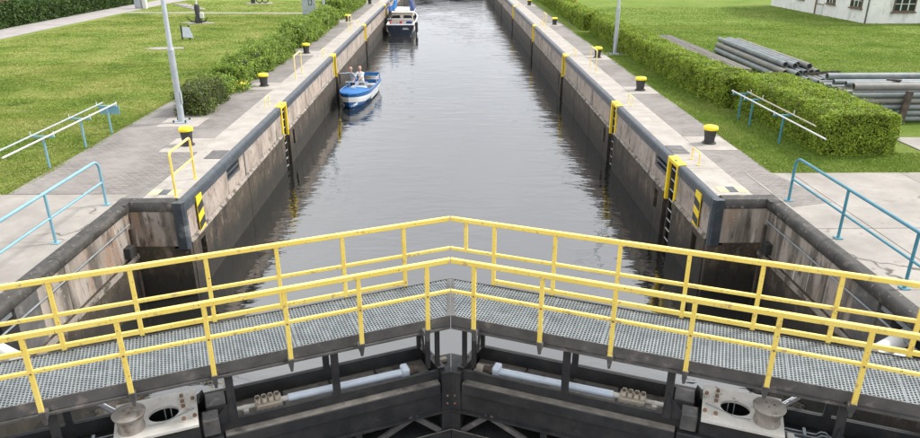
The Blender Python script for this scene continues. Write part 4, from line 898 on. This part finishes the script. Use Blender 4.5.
tag(MB().bar((-10.9, 14.5, .0), (-10.35, 14.9, .02), .12, .06).build('driftwood', 'deck_cream', loc=(-10.6, 14.7, -.03)), 'bleached piece of wood lying on the left lawn edge', 'wood')

# ------------------------------------------------------------------ people
def person(name, label, joints, bones, segs, mats, rad, hair=None, loc=(0, 0, 0)):
    """joints: name->xyz (world); bones: list of (a,b,material index)"""
    t = thing(name, label, 'person', loc)
    keys = list(joints); L0 = Vector(loc)
    me = bpy.data.meshes.new('tmp'); me.from_pydata([tuple(Vector(joints[k]) - L0) for k in keys], [(keys.index(a), keys.index(b)) for a, b, _ in bones], []); o = bpy.data.objects.new('body', me); COL.objects.link(o)
    sm = o.modifiers.new('s', 'SKIN'); sm.use_smooth_shade = True
    for k, sv in zip(keys, me.skin_vertices[0].data): r = rad[k]; sv.radius = (r, r) if not isinstance(r, tuple) else r; sv.use_root = (k == 'pelvis')
    o.modifiers.new('u', 'SUBSURF').levels = 2
    dg = bpy.context.evaluated_depsgraph_get(); ev = o.evaluated_get(dg); nm = bpy.data.meshes.new_from_object(ev)
    o.modifiers.clear(); o.data = nm; nm.name = 'body'
    for m_ in mats: nm.materials.append(M[m_])
    seg = [(Vector(joints[a]) - L0, Vector(joints[b]) - L0, mi) for a, b, mi in bones]
    for f in nm.polygons:
        best = 1e9
        for a, b_, mi in seg:
            d = b_ - a; tt = max(0, min(1, (f.center - a).dot(d) / d.length_squared)); q = (f.center - a - d * tt).length
            if q < best: best = q; f.material_index = mi
        f.use_smooth = True
    o.parent = t
    hd = Vector(joints['crown']); ch = Vector(joints['chin']); face = Vector(joints['face_dir']) if False else None
    return t, o
def add_head(t, c, fd, hairmat, bald=False):
    fd = Vector(fd).normalized(); c = Vector(c); sd_ = Vector((-fd.y, fd.x, 0)); Tm = lambda p: c + sd_ * p[0] + fd * p[1] + Vector((0, 0, p[2]))
    b = MB(Tm); prof = [(.01, -.115), (.045, -.11), (.062, -.08), (.075, -.03), (.08, .02), (.078, .06), (.06, .1), (.03, .12), (.01, .124)]
    rings = [[b.pt((r * .95 * math.cos(a), r * 1.2 * math.sin(a), z)) for a in [6.28319 * j / 16 for j in range(16)]] for r, z in prof]
    for A_, B_ in zip(rings, rings[1:]):
        for j in range(16): b.face((A_[j], A_[(j + 1) % 16], B_[(j + 1) % 16], B_[j]))
    b.face(rings[0][::-1]); b.face(rings[-1]); h = b.build('head', 'skin', t, smooth=True)
    MB(Tm).hexa([(-.014, .085, -.03), (.014, .085, -.03), (.016, .112, -.035), (-.016, .112, -.035), (-.006, .085, .02), (.006, .085, .02), (.005, .095, .02), (-.005, .095, .02)]).build('nose', 'skin', h)
    for s_ in (-1, 1):
        MB(Tm).lathe([(.004, .0), (.011, .004), (.011, .014), (.004, .018)], (s_ * .03, .086, .01), 8).build('eye', 'sign_black', h); MB(Tm).hexa([(s_ * .072, -.02, -.03), (s_ * .085, -.025, -.03), (s_ * .085, .01, -.03), (s_ * .072, .012, -.03), (s_ * .072, -.025, .03), (s_ * .09, -.03, .03), (s_ * .09, .012, .03), (s_ * .072, .015, .03)]).build('ear', 'skin', h)
    MB(Tm).box((-.024, .083, -.066), (.024, .09, -.058)).build('mouth', 'rusty_nut', h)
    b = MB(Tm); pr = [(.084, .035), (.082, .065), (.064, .107), (.032, .128), (.005, .133)] if not bald else [(.083, -.03), (.084, 0), (.082, .02)]
    rings = [[b.pt((r * .98 * math.cos(a), r * 1.22 * math.sin(a) - .012, z - (.03 if math.sin(a) < .2 and not bald else 0))) for a in [6.28319 * j / 16 for j in range(16)]] for r, z in pr]
    for A_, B_ in zip(rings, rings[1:]):
        for j in range(16):
            if bald and math.sin(6.28319 * (j + .5) / 16) > -.1: continue
            b.face((A_[j], A_[(j + 1) % 16], B_[(j + 1) % 16], B_[j]))
    if not bald: b.face(rings[-1])
    b.build('hair', hairmat, h, smooth=True)
def add_hand(t, wrist, d, dn):
    d = Vector(d).normalized(); dn = Vector(dn).normalized(); sd_ = d.cross(dn).normalized(); w = Vector(wrist); Tm = lambda p: w + sd_ * p[0] + d * p[1] + dn * p[2]
    h = MB(Tm).hexa([(-.03, -.01, -.012), (.03, -.01, -.012), (.042, .09, -.012), (-.042, .09, -.012), (-.03, -.01, .014), (.03, -.01, .014), (.042, .09, .012), (-.042, .09, .012)]).build('hand', 'skin', t, bevel=.006)
    for k, L in enumerate((.07, .08, .075, .06)):
        x = -.031 + .021 * k; MB(Tm).tube([(x, .085, 0), (x, .085 + L * .5, .006), (x, .085 + L * .85, .03), (x, .085 + L * .9, .05)], [.0095, .009, .008, .006], 6).build('finger', 'skin', h)
    MB(Tm).tube([(-.03, .02, 0), (-.06, .05, .012), (-.06, .085, .03)], [.012, .01, .008], 6).build('thumb', 'skin', h)
def human(name, label, base, face, shirt, trousers, hand_l, hand_r, hair, bald=False, lean=(0, 0), sleeves=True, h=1.74, spread=.12):
    """standing figure: base = ground point, face = heading vector, hands = world targets"""
    k = h / 1.74; B = Vector(base); f = Vector((face[0], face[1], 0)).normalized(); s = Vector((f.y, -f.x, 0)); Z = Vector((0, 0, 1)); ln = Vector((lean[0], lean[1], 0))
    J = {}; J['pelvis'] = B + Z * .93 * k + ln * .3; J['waist'] = B + Z * 1.08 * k + ln * .5; J['chest'] = B + Z * 1.3 * k + ln * .8; J['neck'] = B + Z * 1.46 * k + ln; J['chin'] = B + Z * 1.53 * k + ln + f * .02
    for nm, sg_ in (('l', -1), ('r', 1)):
        J['hip' + nm] = J['pelvis'] + s * sg_ * .095 - Z * .06; J['knee' + nm] = B + s * sg_ * (.1 + spread * .4) + Z * .5 * k + f * .05; J['ank' + nm] = B + s * sg_ * (.09 + spread * .6) + Z * .08; J['toe' + nm] = J['ank' + nm] + f * .17 - Z * .045
        J['sh' + nm] = B + Z * 1.41 * k + ln * .95 + s * sg_ * .185; H_ = Vector(hand_l if nm == 'l' else hand_r); sh = J['sh' + nm]
        dd = H_ - sh; reach = .54 * k
        if dd.length > reach: H_ = sh + dd.normalized() * reach; dd = H_ - sh
        mid = sh + dd * .52; bend = math.sqrt(max(.0004, (reach / 2) ** 2 - (dd.length / 2) ** 2)); J['elb' + nm] = mid + (-Z * .8 - f * .3 + s * sg_ * .35).normalized() * bend; J['wr' + nm] = H_
    rad = dict(pelvis=.13, waist=.12, chest=.14, neck=.055, chin=.05)
    for nm in 'lr': rad.update({'hip' + nm: .088, 'knee' + nm: .06, 'ank' + nm: .042, 'toe' + nm: .035, 'sh' + nm: .068, 'elb' + nm: .042, 'wr' + nm: .028})
    bones = [('pelvis', 'waist', 0), ('waist', 'chest', 0), ('chest', 'neck', 0), ('neck', 'chin', 2)]
    for nm in 'lr': bones += [('pelvis', 'hip' + nm, 1), ('hip' + nm, 'knee' + nm, 1), ('knee' + nm, 'ank' + nm, 1), ('ank' + nm, 'toe' + nm, 3), ('chest', 'sh' + nm, 0), ('sh' + nm, 'elb' + nm, 0), ('elb' + nm, 'wr' + nm, 0 if sleeves else 2)]
    keys = list(J); L0 = B
    t = thing(name, label, 'person', tuple(B))
    me = bpy.data.meshes.new('body'); me.from_pydata([tuple(J[q] - L0) for q in keys], [(keys.index(a), keys.index(b_)) for a, b_, _ in bones], []); o = bpy.data.objects.new('body', me); COL.objects.link(o)
    sm = o.modifiers.new('s', 'SKIN')
    for q, sv in zip(keys, me.skin_vertices[0].data): sv.radius = (rad[q], rad[q]); sv.use_root = (q == 'pelvis')
    o.modifiers.new('u', 'SUBSURF').levels = 2
    bpy.context.view_layer.update(); dg = bpy.context.evaluated_depsgraph_get(); nm_ = bpy.data.meshes.new_from_object(o.evaluated_get(dg)); o.modifiers.clear(); o.data = nm_
    nm_.materials.clear()
    for m_ in (shirt, trousers, 'skin', 'sign_black'): nm_.materials.append(M[m_])
    seg = [(J[a] - L0, J[b_] - L0, mi) for a, b_, mi in bones]
    for fc in nm_.polygons:
        best = 1e9
        for a, b_, mi in seg:
            d = b_ - a; tt = max(0, min(1, (fc.center - a).dot(d) / d.length_squared)); q = (fc.center - a - d * tt).length
            if q < best: best = q; fc.material_index = mi
        fc.use_smooth = True
    o.parent = t; WO[o.name] = tuple(B)
    add_head(t, J['chin'] + Z * .115 + f * .015, f, hair, bald)
    for q in 'lr': add_hand(t, J['wr' + q], J['wr' + q] - J['elb' + q], -Z + f * .1)
    return t

# ------------------------------------------------------------------ boats
def hull(path_fn, sx, mats, name, parent, T, stations=17, zs=None):
    pass
def loft(T, L, half, sheer, keel, stripes, name, parent, nst=18, full=1.6, transom=True):
    """hull with bow at +y; stripes = list of (fraction of height from the gunwale, material)"""
    b = MB(T); rows = []; nv = 9
    for k in range(nst + 1):
        t_ = k / nst; y = -L / 2 + L * t_; hb_ = half(t_); zs_, zk = sheer(t_), keel(t_); row = []
        for j in range(-nv, nv + 1):
            a = abs(j) / nv; wdt = hb_ * (1 - (1 - a) ** full); z = zk + (zs_ - zk) * a ** 1.8; flare = .0
            row.append(b.pt((math.copysign(wdt, j) if j else 0, y + (.35 * (a - .6) * max(0, t_ - .8) / .2), z)))
        rows.append(row)
    def mi(j):
        a = (abs(j + .5)) / nv
        for lim, idx in stripes:
            if a > lim: return idx
        return stripes[-1][1]
    for A_, B_ in zip(rows, rows[1:]):
        for j in range(2 * nv): b.cur = mi(j - nv); b.face((A_[j], A_[j + 1], B_[j + 1], B_[j]))
    b.cur = stripes[0][1]; b.face(rows[0]) if transom else None
    return b, rows
# open blue and white motor boat near the third ladder on the left
ang = R(175); bx_, by_ = -4.78, 36.3; ca, sa = math.cos(ang), math.sin(ang)
TB = lambda p: (bx_ + .84 * p[0] * ca - .92 * p[1] * sa, by_ + .84 * p[0] * sa + .92 * p[1] * ca, -2.33 + p[2])
bt1 = thing('motor_boat', 'small open blue and white motor boat with two people held at the left wall', 'boat', TB((0, 0, -.25)))
half = lambda t_: .92 * (1 - .12 * (1 - t_) ** 2) if t_ < .55 else .92 * math.sqrt(max(.0, 1 - ((t_ - .55) / .45) ** 2.6))
sheer = lambda t_: .56 + .2 * t_ ** 2; keel = lambda t_: -.25 + .45 * max(0, t_ - .75) ** 1.5 * 4
b, rows = loft(TB, 5.6, half, sheer, keel, [(.86, 1), (.70, 0), (0, 2)], 'hull', bt1); hl = b.build('hull', ['hull_white', 'hull_blue', 'hull_blue'], bt1, smooth=True)
gw = MB(TB)
for s_ in (-1, 1): gw.tube([(s_ * max(.0, half(k / 24)) * .98, -2.8 + 5.6 * k / 24 + (.14 * max(0, k / 24 - .8) / .2), sheer(k / 24) + .01) for k in range(25)], .055, 8)
gw.build('gunwale', 'hull_blue', bt1, smooth=True)
dk = MB(TB); ring = [(half(t_) * .96, -2.8 + 5.6 * t_ + .14 * max(0, t_ - .8) / .2, sheer(t_) + .02) for t_ in [.62 + .38 * k / 10 for k in range(11)]]
lft = [dk.pt((-x, y, z)) for x, y, z in ring]; mid = [dk.pt((0, y, z + .1)) for x, y, z in ring]; rgt = [dk.pt((x, y, z)) for x, y, z in ring]
for k in range(10): dk.face((lft[k], mid[k], mid[k + 1], lft[k + 1])); dk.face((mid[k], rgt[k], rgt[k + 1], mid[k + 1]))
dk.build('foredeck_cover', 'canvas_blue', bt1, smooth=True)
MB(TB).box((-.6, -2.6, -.2), (.6, .7, -.14)).build('floor', 'deck_grey', bt1)
MB(TB).box((-.74, .62, .06), (.74, .72, .7)).build('bulkhead', 'hull_blue', bt1)
MB(TB).box((-.5, -.05, -.14), (.5, .55, .70)).build('engine_box', 'deck_grey', bt1, bevel=.04)
MB(TB).box((-.6, -2.4, -.14), (.7, -1.9, .42)).build('stern_bench', 'deck_grey', bt1, bevel=.03)
for s_ in (-1, 1): MB(TB).box((s_ * .68, -1.7, .06), (s_ * .82, .4, .4)).build('side_bench', 'deck_grey', bt1, bevel=.02)
ws = MB(TB).tube([(-.82, .1, .72), (-.68, .72, 1.0), (.68, .72, 1.0), (.82, .1, .72)], .022, 8).build('windscreen_frame', 'chrome_rod', bt1, smooth=True)
MB(TB).box((-.66, .715, .74), (.66, .725, .98)).build('windscreen_pane', 'clear_glass', ws)
MB(TB).tube([(-.78, -2.6, .58), (-.8, -2.5, .98), (.8, -2.5, .98), (.78, -2.6, .58)], .03, 8).build('stern_rail', 'hull_blue', bt1, smooth=True)
MB(TB).box((-.8, -2.53, .8), (.8, -2.49, .96)).build('rail_cloth', 'canvas_blue', bt1)
for s_ in (-1, 1): MB(TB).tube([(s_ * .8, -2.5, .95), (s_ * .86, -1.2, .9), (s_ * .86, -1.15, .6)], .018, 6).build('side_rail', 'chrome_rod', bt1, smooth=True)
MB(TB).lathe([(.02, .1), (.09, .13), (.1, .3), (.05, .42), (.02, .44)], (.95, .9, .05), 10).build('fender', 'hull_white', bt1, smooth=True)
MB(TB).box((-.12, 1.5, .8), (.12, 1.62, .86)).build('deck_cleat', 'chrome_rod', bt1)
F1 = TB((.55, -.6, -.14)); F2 = TB((.02, -.9, -.14))
F1 = (F1[0], F1[1], F1[2]); 
human('person', 'person in grey-blue shirt standing in the small boat, arm stretched to the wall ladder', F1, (-.75, -.5), 'shirt_grey_blue', 'trousers_dark', (-5.35 + .3, F1[1] - .35, -1.15), (-6.0, F1[1] - .1, -1.08), 'hair_grey', lean=(-.05, -.08), h=1.7)
human('person', 'bald person in white t-shirt standing in the small boat, hands on the engine box', F2, (-.3, -1), 'shirt_white', 'trousers_sand', (F2[0] - .15, F2[1] - .5, -1.45), (F2[0] - .4, F2[1] - .48, -1.42), 'hair_grey', True, lean=(-.06, -.12), sleeves=False, h=1.72)
# cabin cruiser, stern towards the camera
bx2, by2 = -4.35, 67.9
TC = lambda p: (bx2 + p[0], by2 + p[1], -2.33 + p[2])
bt2 = thing('cabin_cruiser', 'dark hulled cabin cruiser with white cabin and blue canopies moored at the left wall', 'boat', TC((0, 0, -.4)))
half2 = lambda t_: 1.28 * (1 - .06 * (1 - t_) ** 2) if t_ < .5 else 1.28 * math.sqrt(max(.0, 1 - ((t_ - .5) / .5) ** 2.4))
sh2 = lambda t_: .95 + .3 * t_ ** 2; kl2 = lambda t_: -.4 + .6 * max(0, t_ - .8)
b, rows = loft(TC, 10., half2, sh2, kl2, [(.5, 0), (0, 1)], 'hull', bt2); b.build('hull', ['hull_navy', 'hull_navy'], bt2, smooth=True)
gw = MB(TC)
for s_ in (-1, 1): gw.tube([(s_ * half2(k / 24), -5 + 10 * k / 24, sh2(k / 24) + .02) for k in range(25)], .06, 8)
gw.tube([(-1.2, -5.0, .97), (1.2, -5.0, .97)], .06, 8); gw.build('rubbing_strake', 'hull_white', bt2, smooth=True)
MB(TC).box((-1.1, -4.95, .3), (1.1, -2.4, .38)).build('cockpit_floor', 'deck_cream', bt2)
for s_ in (-1, 1): MB(TC).box((s_ * 1.05, -4.9, .38), (s_ * 1.22, -2.4, .99)).build('side_deck', 'deck_cream', bt2)
MB(TC).box((-1.05, -4.92, .38), (1.05, -4.5, .75)).build('stern_bench', 'canvas_navy', bt2, bevel=.03)
MB(TC).box((-.9, -4.45, .38), (-.1, -3.7, .95)).build('engine_cover', 'canvas_navy', bt2, bevel=.05)
MB(TC).box((.45, -3.4, .38), (.95, -2.9, 1.1)).build('helm_seat', 'canvas_navy', bt2, bevel=.05)
cbn = MB(TC).hexa([(-1.1, -2.4, .4), (1.1, -2.4, .4), (1.0, 2.2, .8), (-1.0, 2.2, .8), (-1.0, -2.4, 1.75), (1.0, -2.4, 1.75), (.8, 1.7, 1.75), (-.8, 1.7, 1.75)]).build('cabin', 'deck_cream', bt2, bevel=.03)
for k_, (x_, y_, w_, m_) in enumerate(((-.7, -3.3, .35, 'rubber_black'), (.1, -4.2, .3, 'canvas_blue'), (.8, -4.3, .28, 'tan_casting'), (.0, -3.0, .4, 'deck_grey'), (-.2, -2.7, .25, 'red_paint'))): MB(TC).box((x_, y_, .385), (x_ + w_, y_ + w_ * .8, .75 + .07 * k_)).build('locker', m_, bt2, bevel=.04)
for s_ in (-1, 1):
    MB(TC).hexa([(s_ * .12, -2.43, 1.28), (s_ * .95, -2.43, 1.28), (s_ * .95, -2.405, 1.28), (s_ * .12, -2.405, 1.28), (s_ * .2, -2.43, 1.55), (s_ * .88, -2.43, 1.52), (s_ * .88, -2.405, 1.52), (s_ * .2, -2.405, 1.55)]).build('window', 'glass_dark', cbn)
    MB(TC).hexa([(s_ * 1.075, -2.0, 1.05), (s_ * 1.09, -2.0, 1.05), (s_ * 1.05, .8, 1.1), (s_ * 1.03, .8, 1.1), (s_ * 1.02, -2.0, 1.5), (s_ * 1.04, -2.0, 1.5), (s_ * .99, .8, 1.5), (s_ * .97, .8, 1.5)]).build('window', 'glass_dark', cbn)
MB(TC).box((-1.12, -2.6, 1.755), (1.12, 1.5, 1.83)).build('cabin_roof', 'deck_cream', bt2, bevel=.02)
MB(TC).box((-.7, -1.8, 1.832), (.7, 1.2, 2.0)).build('roof_hatch', 'hull_white', bt2, bevel=.04)
for s_ in (-1, 1): MB(TC).hexa([(s_ * .75, -1.5, 1.835), (s_ * 1.12, -1.5, 1.835), (s_ * 1.12, 1.6, 1.835), (s_ * .75, 1.6, 1.835), (s_ * .62, -.9, 2.75), (s_ * .8, -.9, 2.75), (s_ * .8, 1.6, 2.75), (s_ * .62, 1.6, 2.75)]).build('canopy', 'canvas_blue' if s_ < 0 else 'canvas_navy', bt2, bevel=.03)
MB(TC).box((.2, -5.035, .55), (.75, -5.015, .62)).build('name_strip', 'white_paint', bt2); MB(TC).box((.25, -5.035, .66), (.65, -5.015, .7)).build('name_strip', 'white_paint', bt2)
for x_, z_ in ((1.42, .5), (-1.4, .55)): MB(TC).tube([(x_, -4.3, z_ - .3), (x_, -4.3, z_ - .2), (x_, -4.3, z_ + .2), (x_, -4.3, z_ + .32)], [.04, .13, .13, .03], 10).build('fender', 'rubber_black', bt2, smooth=True)
ob = MB(TC).box((1.28, -4.75, .75), (1.55, -4.35, 1.15)).build('outboard_motor', 'rubber_black', bt2, bevel=.05); MB(TC).box((1.36, -4.62, -.2), (1.46, -4.5, .75)).build('outboard_leg', 'rubber_black', ob)
MB(TC).tube([(-1.15, -4.9, 1.0), (-1.15, -4.9, 1.45), (1.15, -4.9, 1.45), (1.15, -4.9, 1.0)], .02, 8).build('stern_rail', 'chrome_rod', bt2, smooth=True)
MB(TC).box((-1.0, -4.3, .4), (-.85, -4.15, 1.2)).build('fire_extinguisher', 'red_paint', bt2, bevel=.03)
P3 = TC((-1.02, -3.0, .995))
human('person', 'person in blue shirt standing at the left side of the cabin cruiser', P3, (-.6, -.8), 'shirt_blue', 'trousers_dark', (P3[0] - .4, P3[1] - .3, P3[2] + 1.05), (P3[0] - .5, P3[1] + .1, P3[2] + 1.1), 'hair_grey', h=1.72, spread=.06)
